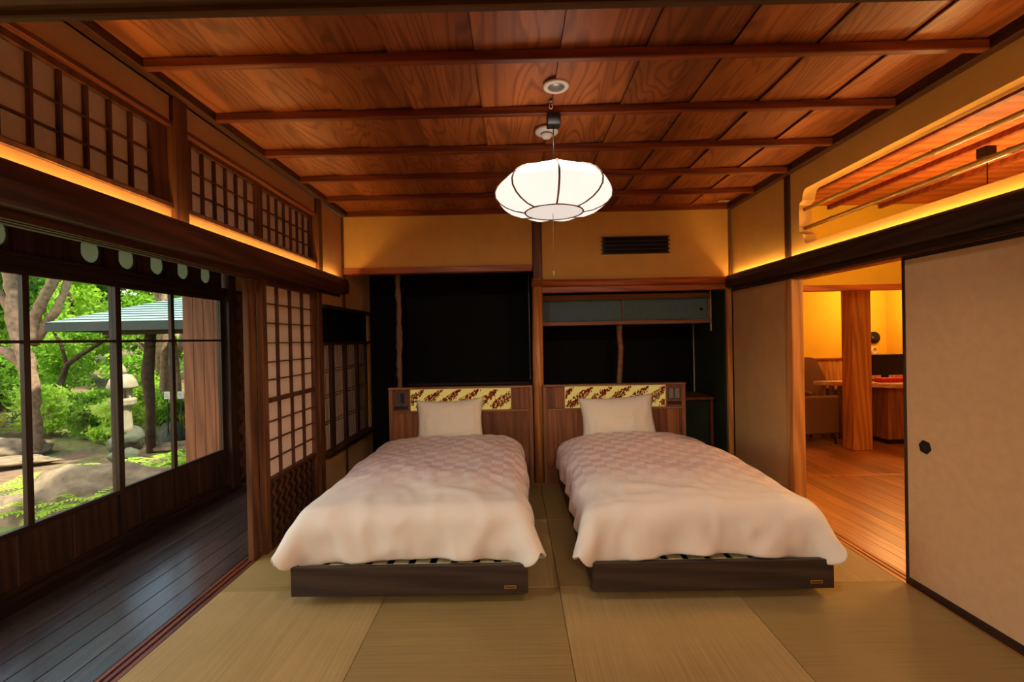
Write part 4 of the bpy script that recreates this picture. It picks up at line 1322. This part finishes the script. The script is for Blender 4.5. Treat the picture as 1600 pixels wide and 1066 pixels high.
def make_duvet(name, label, xc, yfoot, seed, side_l, side_r, foot, top, length, hx=0.640):
    P, rest = drape(seed, hx, side_l, side_r, foot, length, top)
    ny, nx, _ = P.shape
    off = seed * 13.7
    vs = []
    uv = []
    for j in range(ny):
        for i in range(nx):
            x, y, z = P[j, i]
            q = Vector((x * 3.2 + off, y * 3.2, z * 3.2))
            w = noise.noise(q) * 0.014 + noise.noise(Vector((x * 9 + off, y * 5, z * 9))) * 0.005
            ridge = 1 - abs(noise.noise(Vector((x * 5 + y * 3 + off, y * 2.2 - x * 2, z * 4 + 5))))
            w += max(0, ridge - 0.84) * 0.085
            # level creases near the foot edge
            fe = math.exp(-((y - 0.10) / 0.16) ** 2)
            w += fe * (0.016 if seed == 8 else 0.007) * noise.noise(Vector((x * 4 + off, y * 26, 3)))
            # hanging folds on the flaps
            fl_ = max(0, min(1, (top + 0.02 - z) / 0.12))
            out = Vector((0, 0, 1 - fl_))
            if abs(x) > hx - 0.06: out.x = math.copysign(fl_, x)
            if y < 0.05: out.y = -fl_
            if out.length > 0: out.normalize()
            if fl_ > 0 and abs(x) > hx - 0.06:
                w += fl_ * (0.014 * math.sin(y * 17 + 3 * noise.noise(Vector((y * 2, off, 0)))) + 0.008)
            vs.append((xc + x + out.x * w, yfoot + y + out.y * w, z + out.z * w))
            uv.append((rest[j, i, 0] / 0.082 + 40, rest[j, i, 1] / 0.082 + 40))
    fs = [(j * nx + i, j * nx + i + 1, (j + 1) * nx + i + 1, (j + 1) * nx + i) for j in range(ny - 1) for i in range(nx - 1)]
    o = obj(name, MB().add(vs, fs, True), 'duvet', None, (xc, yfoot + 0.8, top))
    ul = o.data.uv_layers.new(name='UVMap')
    idx = np.zeros(len(o.data.loops), dtype=np.int32)
    o.data.loops.foreach_get('vertex_index', idx)
    ul.data.foreach_set('uv', np.array(uv, dtype=np.float32)[idx].ravel())
    sm = o.modifiers.new('thick', 'SOLIDIFY'); sm.thickness = 0.016; sm.offset = -1.0
    ss = o.modifiers.new('smooth', 'SUBSURF'); ss.levels = 1; ss.render_levels = 1
    tag(o, label, 'duvet', None)
    return o
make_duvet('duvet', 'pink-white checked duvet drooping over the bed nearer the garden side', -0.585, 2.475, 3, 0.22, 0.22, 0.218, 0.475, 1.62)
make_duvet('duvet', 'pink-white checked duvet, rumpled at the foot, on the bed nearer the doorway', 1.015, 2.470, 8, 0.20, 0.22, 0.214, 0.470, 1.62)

# ------------------------------------------------------------------ pillows
def pillow(xc, yc, zc, w, h, lean, yaw, roll_, label, seed):
    vs, fs = [], []
    n = 36
    off = seed * 9.1
    for side in (1, -1):
        for j in range(n + 1):
            t = -1 + 2 * j / n
            for i in range(n + 1):
                s = -1 + 2 * i / n
                # concave edges, pointed corners
                ex = 1 - 0.085 * (1 - t * t)
                ez = 1 - 0.11 * (1 - s * s)
                x = w / 2 * s * ex; z = h / 2 * t * ez
                th = 0.085 * ((1 - s ** 4) ** 0.6) * ((1 - t ** 4) ** 0.6)
                wr2 = noise.noise(Vector((x * 7 + off, z * 7, side))) * 0.016 + noise.noise(Vector((x * 20 + off, z * 16, side))) * 0.004
                edge = (1 - s * s) * (1 - t * t)
                cr2 = 0.012 * math.sin(x * 60 + noise.noise(Vector((x * 5, z * 5, off))) * 6) * max(0, abs(s) - 0.55) * 2 * min(1, edge * 4)
                vs.append((x, -side * (th + (wr2 + cr2) * min(1, edge * 5)), z))
    m = (n + 1) ** 2
    for sd_ in range(2):
        for j in range(n):
            for i in range(n):
                q = (sd_ * m + j * (n + 1) + i, sd_ * m + j * (n + 1) + i + 1, sd_ * m + (j + 1) * (n + 1) + i + 1, sd_ * m + (j + 1) * (n + 1) + i)
                fs.append(q if sd_ == 0 else q[::-1])
    R = Matrix.Translation((xc, yc, zc)) @ Matrix.Rotation(yaw, 4, 'Z') @ Matrix.Rotation(lean, 4, 'X') @ Matrix.Rotation(roll_, 4, 'Y')
    bm = bmesh.new()
    vv = [bm.verts.new(R @ Vector(v)) for v in vs]
    for f in fs: bm.faces.new([vv[k] for k in f])
    bmesh.ops.remove_doubles(bm, verts=bm.verts, dist=0.0006)
    bmesh.ops.recalc_face_normals(bm, faces=bm.faces)
    bm.verts.index_update()
    mb = MB().add([v.co[:] for v in bm.verts], [[v.index for v in f.verts] for f in bm.faces], True)
    bm.free()
    o = obj('pillow', mb, 'pillow')
    tag(o, label, 'pillow')
    return o
pillow(-0.605, 4.225, 0.640, 0.63, 0.44, -0.30, 0.02, -0.03, 'cream pillow, its upper corner raised, against the headboard nearer the garden', 1)
pillow(0.935, 4.225, 0.645, 0.70, 0.43, -0.30, -0.02, -0.05, 'cream pillow propped against the headboard nearer the doorway', 2)

# ------------------------------------------------------------------ far dining room
tbl = thing('dining_table', 'pale wooden corner-cut dining table beyond the pillar in the far room', 'table', (4.7, 6.0, 0))
top = [(3.91, 6.06), (4.55, 5.52), (5.35, 5.60), (5.35, 6.12), (4.55, 6.12)]
M['table_wood'] = wood('pale_table_wood', rgb(190, 140, 86), rgb(224, 180, 124), 'X', 0.4, 0.45)
M['grey_wood'] = wood('grey_brown_board', rgb(120, 98, 76), rgb(160, 134, 104), 'Z', 0.5, 0.35)
obj('table_top', MB().prism(top, 'Z', 0.715, 0.762), 'table_wood', tbl)
for k in range(5):
    t_ = k / 4
    x = 4.08 + 0.30 * t_; y = 6.12 - 0.20 * t_
    box('board', x, x + (0.034 if k < 3 else 0.07), y, y + 0.05, 0.0, 0.715, 'grey_wood', tbl)
cb = thing('cabinet', 'dark plank-fronted cabinet under the right end of the dining table', 'cabinet', (4.95, 5.95, 0.0))
box('body', 4.57, 5.30, 5.69, 6.2, 0.06, 0.713, 'walnut', cb)
box('plinth', 4.60, 5.28, 5.72, 6.18, 0.0, 0.06, 'black', cb)
x = 4.57
rr_ = random.Random(2)
while x < 5.28:
    w = rr_.choice((0.05, 0.07, 0.09))
    box('plank', x + 0.001, min(x + w, 5.30) - 0.001, 5.672 + rr_.uniform(0, 0.006), 5.689, 0.07, 0.70, 'walnut', cb)
    x += w
tv = thing('television', 'dark television standing on the far dining table', 'television', (4.8, 5.95, 0.762))
box('screen', 4.50, 5.10, 5.98, 6.02, 0.83, 1.10, 'black', tv, 0.006)
box('stand', 4.62, 4.98, 5.90, 6.08, 0.763, 0.775, 'black', tv)
box('neck', 4.76, 4.84, 5.985, 6.015, 0.775, 0.83, 'black', tv)
rbx = MB().box(4.535, 4.86, 5.72, 5.84, 0.763, 0.815, 0.006)
tag(obj('tissue_box', rbx, 'red'), 'red patterned box lying on the table before the television', 'box')

def armchair(xc, yc, ang, label):
    t = thing('armchair', label, 'chair', (xc, yc, 0))
    t.rotation_euler = (0, 0, ang)
    def part(name, fn, mat):
        mb = MB(); fn(mb)
        mb.v = [(v[0] + xc, v[1] + yc, v[2]) for v in mb.v]
        return obj(name, mb, mat, t)
    part('seat', lambda m: m.box(-0.26, 0.26, -0.38, 0.24, 0.17, 0.42, 0.05), 'chair_fabric')
    def back(m):
        prof = [(-0.36, 0.17), (-0.36, 0.66), (-0.25, 1.00), (-0.18, 1.03), (0.18, 1.03), (0.25, 1.00), (0.36, 0.66), (0.36, 0.17)]
        m.prism(prof, 'Y', 0.24, 0.36)
        m.v = [(x, y + max(0, z - 0.4) * 0.25, z) for x, y, z in m.v]
    part('backrest', back, 'chair_fabric')
    for s in (-1, 1):
        part('armrest', lambda m: m.box(min(s * 0.265, s * 0.35), max(s * 0.265, s * 0.35), -0.34, 0.30, 0.14, 0.61, 0.02), 'chair_fabric')
        for yy in (-0.30, 0.28):
            part('leg', lambda m: m.tube([(s * 0.28, yy, 0.14), (s * 0.30, yy * 1.06, 0.0)], [0.018, 0.012], 8), 'black')
    return t
armchair(3.64, 6.02, math.radians(-82) + math.pi, 'brown fabric armchair side-on beside the table, its legs showing')
armchair(4.22, 6.46, math.radians(0), 'brown high-backed armchair behind the side-on armchair')

sw = thing('wall_switch', 'small pale switch panel with a hanging cord on the far yellow wall', 'switch', (5.26, 7.19, 1.15))
box('plate', 5.225, 5.285, 7.185, 7.199, 1.17, 1.27, 'white', sw)
box('screen', 5.238, 5.272, 7.182, 7.185, 1.20, 1.23, 'switch_dark', sw)
obj('cord', MB().tube([(5.262, 7.19, 1.17), (5.26, 7.185, 1.01)], 0.004, 5), 'black', sw)
pn = thing('hanging_pan', 'round dark lid hanging on the wall behind the pillar', 'pan', (5.60, 7.15, 1.25))
mb = MB().lathe([(0.0, 0), (0.085, 0.004), (0.095, 0.012), (0.0, 0.03)], (0, 0, 0), 20)
mb.v = [(5.585 + a, 7.19 - c, 1.30 + b_) for a, b_, c in mb.v]
obj('lid', mb, 'iron', pn)
rp = [(5.59 + 0.04 * math.cos(a), 7.18, 1.10 + 0.05 * math.sin(a)) for a in [2 * math.pi * k / 20 for k in range(21)]]
obj('ring', MB().tube(rp, 0.010, 6, caps=False), 'white', pn)

# ------------------------------------------------------------------ garden
def ground_z(x, y):
    base = -0.50 + 0.06 * noise.noise(Vector((x * 0.5, y * 0.5, 0))) + 0.02 * noise.noise(Vector((x * 2, y * 2, 3)))
    d = max(0, (-x - 9.0)) ; e = max(0, y - 10.5)
    return base + 0.10 * d + 0.10 * e
gx = np.linspace(-30, -2.9, 90); gy = np.linspace(-4, 34, 110)
vs = [(float(x), float(y), ground_z(x, y)) for y in gy for x in gx]
nx_ = len(gx)
fs = [(j * nx_ + i, j * nx_ + i + 1, (j + 1) * nx_ + i + 1, (j + 1) * nx_ + i) for j in range(len(gy) - 1) for i in range(nx_ - 1)]
o = obj('garden_ground', MB().add(vs, fs, True), 'ground', None, (0, 0, 0)); o['kind'] = 'structure'

def boulder(name, x, y, r, label, cat, mat='stone', z=None, seed=0, yaw=0.0):
    bm = bmesh.new()
    bmesh.ops.create_icosphere(bm, subdivisions=4, radius=1)
    off = seed * 7.7
    ca, sa = math.cos(yaw), math.sin(yaw)
    gz = ground_z(x, y) if z is None else z
    for v in bm.verts:
        n1 = noise.noise(v.co * 1.1 + Vector((off, 0, 0))) * 0.38 + abs(noise.noise(v.co * 2.6 + Vector((off, 0, 0)))) * 0.22 + noise.noise(v.co * 7 + Vector((off, 0, 0))) * 0.06 + noise.noise(v.co * 16 + Vector((off, 0, 0))) * 0.025
        c = v.co * (1 + n1)
        px, py = c.x * r[0], c.y * r[1]
        v.co = Vector((x + px * ca - py * sa, y + px * sa + py * ca, gz + c.z * r[2]))
    bm.verts.index_update()
    mb = MB().add([v.co[:] for v in bm.verts], [[v.index for v in f.verts] for f in bm.faces], True)
    bm.free()
    o = obj(name, mb, mat)
    return tag(o, label, cat)
boulder('boulder', -5.05, 5.45, (0.85, 0.50, 0.36), 'largest pale boulder close below the glass doors', 'rock', 'stone', -0.42, 1, 0.4)
boulder('boulder', -6.0, 5.1, (0.45, 0.30, 0.15), 'flat pale boulder beside the leftmost fern', 'rock', 'stone', -0.45, 2, 0.3)
boulder('boulder', -6.32, 7.45, (0.21, 0.20, 0.20), 'grey rounded rock under the stone lantern', 'rock', 'stone_dark', -0.14, 3)
boulder('boulder', -6.10, 7.12, (0.18, 0.14, 0.13), 'mossy rock in front of the stone lantern', 'rock', 'stone_dark', -0.34, 4, 0.3)
boulder('boulder', -6.72, 8.95, (0.20, 0.18, 0.24), 'dark upright rock behind the pavilion post', 'rock', 'stone_dark', -0.33, 5)
boulder('stepping_stone', -5.95, 8.35, (0.6, 0.22, 0.10), 'long flat stone lying to the right of the pavilion post', 'rock', 'stone', -0.44, 6, 0.25)
boulder('stepping_stone', -8.3, 7.3, (0.8, 0.28, 0.07), 'long flat stone slab across the bare earth', 'rock', 'stone', -0.42, 7, 0.2)
boulder('boulder', -9.3, 7.9, (0.9, 0.45, 0.22), 'broad pale bank of rock at the foot of the big tree', 'rock', 'stone', -0.38, 8, 0.1)
boulder('boulder', -5.6, 7.0, (0.30, 0.20, 0.08), 'low flat rock between the ferns', 'rock', 'stone', -0.42, 9, 0.2)

# stone lantern
sl_ = thing('stone_lantern', 'pale stone garden lantern with a domed cap on a round shaft', 'lantern', (-6.34, 7.4, 0.0))
c = (-6.34, 7.4, 0.0)
obj('shaft', MB().lathe([(0.0, -0.02), (0.13, -0.02), (0.125, 0.1), (0.105, 0.36), (0.12, 0.42), (0.0, 0.42)], c, 20), 'lantern_stone', sl_)
obj('platform', MB().lathe([(0.0, 0.42), (0.15, 0.42), (0.185, 0.46), (0.19, 0.53), (0.17, 0.56), (0.0, 0.56)], c, 6, False), 'lantern_stone', sl_)
fb_ = MB()
for k in range(6):
    a = math.pi / 3 * k
    fb_.box(c[0] + 0.10 * math.cos(a) - 0.022, c[0] + 0.10 * math.cos(a) + 0.022, c[1] + 0.10 * math.sin(a) - 0.022, c[1] + 0.10 * math.sin(a) + 0.022, 0.56, 0.72)
obj('firebox', fb_, 'lantern_stone', sl_)
obj('cap', MB().lathe([(0.0, 0.72), (0.198, 0.72), (0.205, 0.75), (0.17, 0.86), (0.115, 0.935), (0.05, 0.95), (0.0, 0.95)], c, 24), 'lantern_stone', sl_)
obj('finial', MB().lathe([(0.0, 0.95), (0.055, 0.96), (0.062, 1.0), (0.04, 1.06), (0.0, 1.11)], c, 16), 'lantern_stone', sl_)

# pavilion
pv = thing('pavilion', 'garden pavilion with a low green copper roof on dark timber posts', 'pavilion', (-5.7, 9.5, -0.5))
ax, ay, az = -5.45, 9.5, 2.62
ex0, ex1, ey0, ey1, ez = -7.66, -3.2, 7.5, 11.5, 1.80
nst = 17
seam = MB()
for (A, B_, nm) in (((ex0, ey0), (ex1, ey0), 'front'), ((ex1, ey0), (ex1, ey1), 'side'), ((ex1, ey1), (ex0, ey1), 'back'), ((ex0, ey1), (ex0, ey0), 'side')):
    for k in range(nst):
        t0, t1 = k / nst, (k + 1) / nst
        def P(pt, t, dz): return (pt[0] + (ax - pt[0]) * t, pt[1] + (ay - pt[1]) * t, ez + (az - ez) * t + dz)
        a0, b0, b1, a1 = P(A, t0, 0.014), P(B_, t0, 0.014), P(B_, t1, 0.0), P(A, t1, 0.0)
        lo = [(p[0], p[1], p[2] - 0.03) for p in (a0, b0, b1, a1)]
        mb = MB().add([a0, b0, b1, a1] + lo, [(0, 1, 2, 3), (7, 6, 5, 4), (0, 4, 5, 1), (1, 5, 6, 2), (2, 6, 7, 3), (3, 7, 4, 0)])
        obj('roof_sheet', mb, 'copper', pv)
        seam.tube([(a0[0], a0[1], a0[2] - 0.012), (b0[0], b0[1], b0[2] - 0.012)], 0.013, 5)
obj('roof_seam', seam, 'copper_edge', pv)['kind'] = 'stuff'
fas = MB()
fas.box(ex0, ex1, ey0 - 0.02, ey0 + 0.05, ez - 0.14, ez - 0.005); fas.box(ex0, ex1, ey1 - 0.05, ey1 + 0.02, ez - 0.14, ez - 0.005)
fas.box(ex0 - 0.02, ex0 + 0.05, ey0, ey1, ez - 0.14, ez - 0.005); fas.box(ex1 - 0.05, ex1 + 0.02, ey0, ey1, ez - 0.14, ez - 0.005)
obj('eave_gutter', fas, 'copper_edge', pv)
for (x, y) in ((-6.46, 8.1), (-4.3, 8.1), (-6.7, 10.8), (-4.3, 10.8)):
    obj('post', MB().tube([(x, y, -0.55), (x + 0.005, y, 0.3), (x - 0.03, y, 0.9), (x + 0.02, y, 1.3), (x + 0.05, y, 1.75)], [0.070, 0.075, 0.10, 0.085, 0.08], 10), 'bark_dark', pv)
box('beam', -7.2, -3.7, 8.02, 8.16, 1.60, 1.70, 'dark_y', pv)
box('beam', -7.2, -3.7, 10.72, 10.88, 1.60, 1.70, 'dark_y', pv)
box('beam', -6.80, -6.66, 7.7, 11.2, 1.70, 1.78, 'dark_y', pv)

# name signs
for k, (x, y) in enumerate(((-6.68, 8.8), (-6.42, 8.8))):
    s_ = thing('garden_sign', ('white plant sign on a thin stake, just right of the pavilion post', 'white plant sign on a thin stake, farther from the pavilion post')[k], 'sign', (x, y, -0.4))
    box('board', x - 0.058, x + 0.058, y - 0.005, y + 0.005, 0.37, 0.51, 'white', s_)
    for q in range(4):
        box('text_line', x - 0.042, x + 0.040 - 0.01 * q, y - 0.007, y - 0.005, 0.395 + 0.026 * q, 0.401 + 0.026 * q, 'switch', s_)
    obj('stake', MB().tube([(x, y, -0.5), (x, y + 0.008, 0.45)], 0.010, 6), 'iron', s_)

# trees: trunk with boughs plus a leaf crown
def leaf_cloud(mb, rnd, c, r, n, size, shell=0.55, flat=0.0):
    for _ in range(n):
        while True:
            d = Vector((rnd.gauss(0, 1), rnd.gauss(0, 1), rnd.gauss(0, 1)))
            if d.length > 1e-3: break
        d.normalize()
        k = (shell + (1 - shell) * rnd.random()) * (0.75 + 0.5 * noise.noise(Vector((c[0] + d.x * 2, c[1] + d.y * 2, c[2] + d.z * 2))))
        p = Vector((c[0] + d.x * r[0] * k, c[1] + d.y * r[1] * k, c[2] + d.z * r[2] * k))
        a = Vector((rnd.gauss(0, 1), rnd.gauss(0, 1), rnd.gauss(0, 1) * (1 - flat))).normalized()
        b_ = a.cross(Vector((rnd.gauss(0, 1), rnd.gauss(0, 1), rnd.gauss(0, 1)))).normalized()
        s = size * rnd.uniform(0.6, 1.3)
        mb.add([p - a * s, p - b_ * s * 0.45, p + a * s, p + b_ * s * 0.45], [(0, 1, 2, 3)])

def tree(label, trunks, clouds, leaf, bark, cat='tree', name='tree', seed=1):
    rnd = random.Random(seed)
    base = trunks[0][0][0]
    t = thing(name, label, cat, base)
    tm = MB()
    for pts, r0, r1 in trunks:
        # resample with wobble
        P = []
        for a, b_ in zip(pts[:-1], pts[1:]):
            for q in range(4):
                u = q / 4
                P.append(Vector(a).lerp(Vector(b_), u) + Vector((rnd.uniform(-1, 1), rnd.uniform(-1, 1), 0)) * r0 * 0.12)
        P.append(Vector(pts[-1]))
        n = len(P)
        tm.tube(P, [(r0 + (r1 - r0) * i / (n - 1)) * rnd.uniform(0.9, 1.12) for i in range(n)], 10)
    obj('trunk', tm, bark, t)
    if clouds:
        lm = MB()
        for c, r, n, s in clouds:
            leaf_cloud(lm, rnd, c, r, n, s)
        o = obj('crown', lm, leaf, t)
        o['kind'] = 'stuff'
    return t

A = [(-8.44, 8.0, -0.6), (-8.45, 8.0, 0.32), (-8.46, 8.0, 0.77), (-8.54, 8.0, 1.28), (-8.71, 8.0, 1.78), (-8.74, 8.0, 2.34), (-8.81, 8.0, 2.85), (-8.88, 8.0, 3.6)]
A2 = [(-8.46, 8.0, 0.75), (-8.62, 8.0, 1.11), (-8.86, 8.0, 1.34), (-9.3, 8.0, 1.42)]
A3 = [(-8.7, 8.0, 1.8), (-8.87, 8.0, 2.23), (-9.2, 8.0, 2.7)]
B_ = [(-8.58, 8.1, 1.50), (-8.49, 8.1, 1.9), (-8.32, 8.1, 2.23), (-8.16, 8.1, 2.51), (-7.98, 8.1, 2.79), (-7.7, 8.1, 3.4)]
C_ = [(-8.62, 8.2, 1.46), (-8.39, 8.2, 1.78), (-8.18, 8.2, 2.06), (-8.03, 8.2, 2.4), (-7.89, 8.2, 2.74), (-7.6, 8.2, 3.4)]
tree('big pale-barked tree with several thick forking boughs', [(A, 0.13, 0.085), (A2, 0.085, 0.07), (A3, 0.075, 0.05), (B_, 0.095, 0.07), (C_, 0.075, 0.05)],
     [((-8.3, 8.4, 4.2), (2.2, 1.6, 1.0), 3500, 0.09), ((-9.6, 8.6, 2.6), (0.9, 0.7, 0.7), 1200, 0.07), ((-7.7, 8.9, 2.75), (0.7, 0.5, 0.35), 700, 0.06)], 'leaf_dark', 'bark', seed=1)
tree('slim pale trunk rising behind the pavilion post', [([(-8.05, 10.5, -0.5), (-8.02, 10.5, 0.81), (-8.0, 10.5, 1.69), (-8.0, 10.5, 3.0)], 0.10, 0.08), ([(-7.75, 10.5, -0.4), (-7.72, 10.5, 0.7), (-7.8, 10.5, 1.6)], 0.07, 0.05)],
     [((-7.8, 11.2, 3.3), (1.4, 1.0, 0.8), 1600, 0.08)], 'leaf_mid', 'bark', seed=2)
tree('slender dark maple leaning to the right over the bare earth', [([(-9.96, 10.0, -0.3), (-9.93, 10.0, 0.6), (-9.77, 10.0, 1.02), (-9.48, 10.0, 1.22), (-9.12, 10.0, 1.43), (-8.6, 10.0, 1.8)], 0.07, 0.03), ([(-9.77, 10.0, 1.0), (-9.9, 10.0, 1.5), (-10.2, 10.0, 2.0)], 0.04, 0.02)],
     [((-9.3, 10.3, 1.75), (1.3, 0.8, 0.45), 1700, 0.06), ((-10.3, 10.4, 1.2), (0.8, 0.7, 0.6), 1100, 0.06)], 'leaf_mid', 'bark_dark', seed=3)
tree('grey double-trunked tree behind the pavilion roof', [([(-8.9, 11.5, -0.3), (-8.9, 11.5, 1.3), (-8.75, 11.5, 2.2), (-9.1, 11.5, 3.2)], 0.09, 0.08), ([(-8.5, 11.6, 1.2), (-8.2, 11.6, 2.2), (-8.45, 11.6, 3.2)], 0.08, 0.07), ([(-8.9, 11.5, 0.9), (-9.5, 11.5, 1.5)], 0.05, 0.03)],
     [((-8.8, 12.2, 3.5), (1.8, 1.0, 0.8), 2000, 0.08)], 'leaf_dark', 'bark', seed=4)
# background broadleaf trees
bg = [(-12.5, 11.0, 3.2, 'leaf_mid'), (-13.5, 14.0, 3.6, 'leaf_lime'), (-11.5, 14.5, 3.4, 'leaf_mid'), (-10.2, 16.5, 3.8, 'leaf_lime'),
      (-15.5, 12.0, 4.2, 'leaf_dark'), (-15.0, 17.0, 4.5, 'leaf_dark'), (-12.5, 18.5, 4.8, 'leaf_mid'), (-18.5, 15.5, 5.0, 'leaf_mid'), (-18.0, 20.0, 5.4, 'leaf_dark'), (-14.5, 8.6, 3.8, 'leaf_mid')]
desc = ['bright round maple at the far left of the garden', 'lime-green tree in the sunlit gap under the boughs', 'mid-green tree behind the stone lantern', 'lime-green tree behind the pavilion',
        'dark tree behind the big pale trunk', 'dark tree closing the view above the pavilion roof', 'tall tree at the back of the garden', 'tall mid-green tree at the far left back', 'tallest dark tree at the very back', 'mid-green tree beyond the left edge of the glass']
for i, (x, y, h, lf) in enumerate(bg):
    gz = ground_z(x, y)
    rnd = random.Random(40 + i)
    cl_ = [((x + rnd.uniform(-0.7, 0.7), y + rnd.uniform(-0.6, 0.6), gz + h * f), (rnd.uniform(1.2, 1.7), rnd.uniform(1.0, 1.4), rnd.uniform(0.5, 0.8)), 1300, 0.095) for f in (0.16, 0.35, 0.55, 0.75, 0.95, 1.1)]
    tree(desc[i], [([(x, y, gz - 0.1), (x + 0.1, y, gz + h * 0.4), (x - 0.1, y, gz + h * 0.9)], 0.12, 0.05)], cl_, lf, 'bark_dark', seed=60 + i)
# shrubs
shr = [(-9.55, 9.3, 0.75, 'leaf_lime', 'yellow-green shrub left of the slender maple'), (-8.55, 9.25, 0.70, 'leaf_mid', 'leafy green shrub in the middle of the garden'), (-7.75, 8.9, 0.60, 'leaf_lime', 'light-green shrub left of the stone lantern'),
       (-7.1, 9.6, 0.62, 'leaf_mid', 'green shrub behind the stone lantern'), (-10.6, 8.6, 0.85, 'leaf_gold', 'golden-green shrub at the left edge of the glass'), (-10.4, 10.2, 0.9, 'leaf_mid', 'dense shrub under the maple'),
       (-6.75, 9.75, 0.42, 'leaf_gold', 'golden shrub beside the plant signs'), (-6.15, 10.2, 0.8, 'leaf_lime', 'bright shrub seen beside the shutter box'), (-5.8, 9.1, 0.30, 'leaf_mid', 'low shrub beside the shutter box'),
       (-8.95, 11.0, 0.85, 'leaf_lime', 'lime shrub under the grey tree'), (-7.6, 11.6, 0.95, 'leaf_lime', 'tall bright shrub behind the pavilion post'), (-11.6, 9.6, 1.0, 'leaf_mid', 'broad shrub farthest left')]
for i, (x, y, h, lf, lb) in enumerate(shr):
    gz = ground_z(x, y)
    rnd = random.Random(80 + i)
    cl_ = [((x + rnd.uniform(-0.35, 0.35) * h, y + rnd.uniform(-0.3, 0.3) * h, gz + h * f), (0.62 * h + 0.12, 0.5 * h + 0.1, 0.30 * h + 0.05), 900, 0.050) for f in (0.35, 0.62, 0.88, 1.15)]
    st = [([(x + rnd.uniform(-0.1, 0.1), y, gz - 0.05), (x + rnd.uniform(-0.3, 0.3) * h, y + rnd.uniform(-0.2, 0.2), gz + h * 0.9)], 0.02, 0.008) for _ in range(4)]
    tree(lb, st, cl_, lf, 'bark', 'shrub', 'shrub', seed=90 + i)

def fern(x, y, size, label, seed, z=None, n=11):
    rnd = random.Random(seed)
    gz = ground_z(x, y) if z is None else z
    t = thing('fern', label, 'fern', (x, y, gz))
    for q in range(n):
        a = 2 * math.pi * q / n + rnd.uniform(-0.25, 0.25)
        L_ = size * rnd.uniform(0.8, 1.15)
        lift = rnd.uniform(0.45, 0.8)
        mb = MB()
        pts = []
        for k in range(13):
            u = k / 12
            pts.append(Vector((x + math.cos(a) * L_ * u, y + math.sin(a) * L_ * u, gz + L_ * (lift * u * (1.7 - 1.35 * u)))))
        mb.tube(pts, [0.004 * (1 - 0.7 * k / 12) for k in range(13)], 4, smooth=False)
        side = Vector((-math.sin(a), math.cos(a), 0))
        for k in range(2, 13):
            u = k / 12
            w = L_ * 0.24 * math.sin(math.pi * min(1, 0.15 + 0.85 * (1 - u) + 0.12)) * (1 - u * 0.35)
            d = (pts[k] - pts[k - 1]).normalized()
            for s in (-1, 1):
                tip = pts[k] + side * s * w + d * w * 0.35 - Vector((0, 0, w * 0.15))
                wd = d * (L_ * 0.028)
                mid = pts[k].lerp(tip, 0.4)
                mb.add([pts[k], mid + wd, tip, mid - wd], [(0, 1, 2, 3)])
        obj('frond', mb, 'fern', t)
    return t
fern(-4.70, 4.95, 0.42, 'bright fern in front of the largest boulder', 1, -0.36)
fern(-5.05, 4.85, 0.40, 'bright fern low at the left end of the largest boulder', 2, -0.40)
fern(-4.30, 5.10, 0.40, 'fern by the right end of the largest boulder', 9, -0.38)
fern(-5.85, 5.65, 0.42, 'small fern standing alone behind the muntin', 3, -0.42)
fern(-6.35, 6.30, 0.50, 'fern on the bare earth left of the stone lantern', 12)
fern(-5.0, 7.35, 0.55, 'fern between the plant signs and the shutter box', 13)
fern(-5.75, 6.35, 0.62, 'fern with upright fronds over the bare earth', 4)
fern(-5.25, 6.35, 0.62, 'fern against the meeting stiles of the glass doors', 5)
fern(-5.35, 6.95, 0.62, 'yellow-green fern at the foot of the pavilion post', 6)
fern(-4.95, 6.75, 0.62, 'fern right of the pavilion post', 7)
fern(-4.65, 7.1, 0.55, 'fern nearest the shutter box', 8)
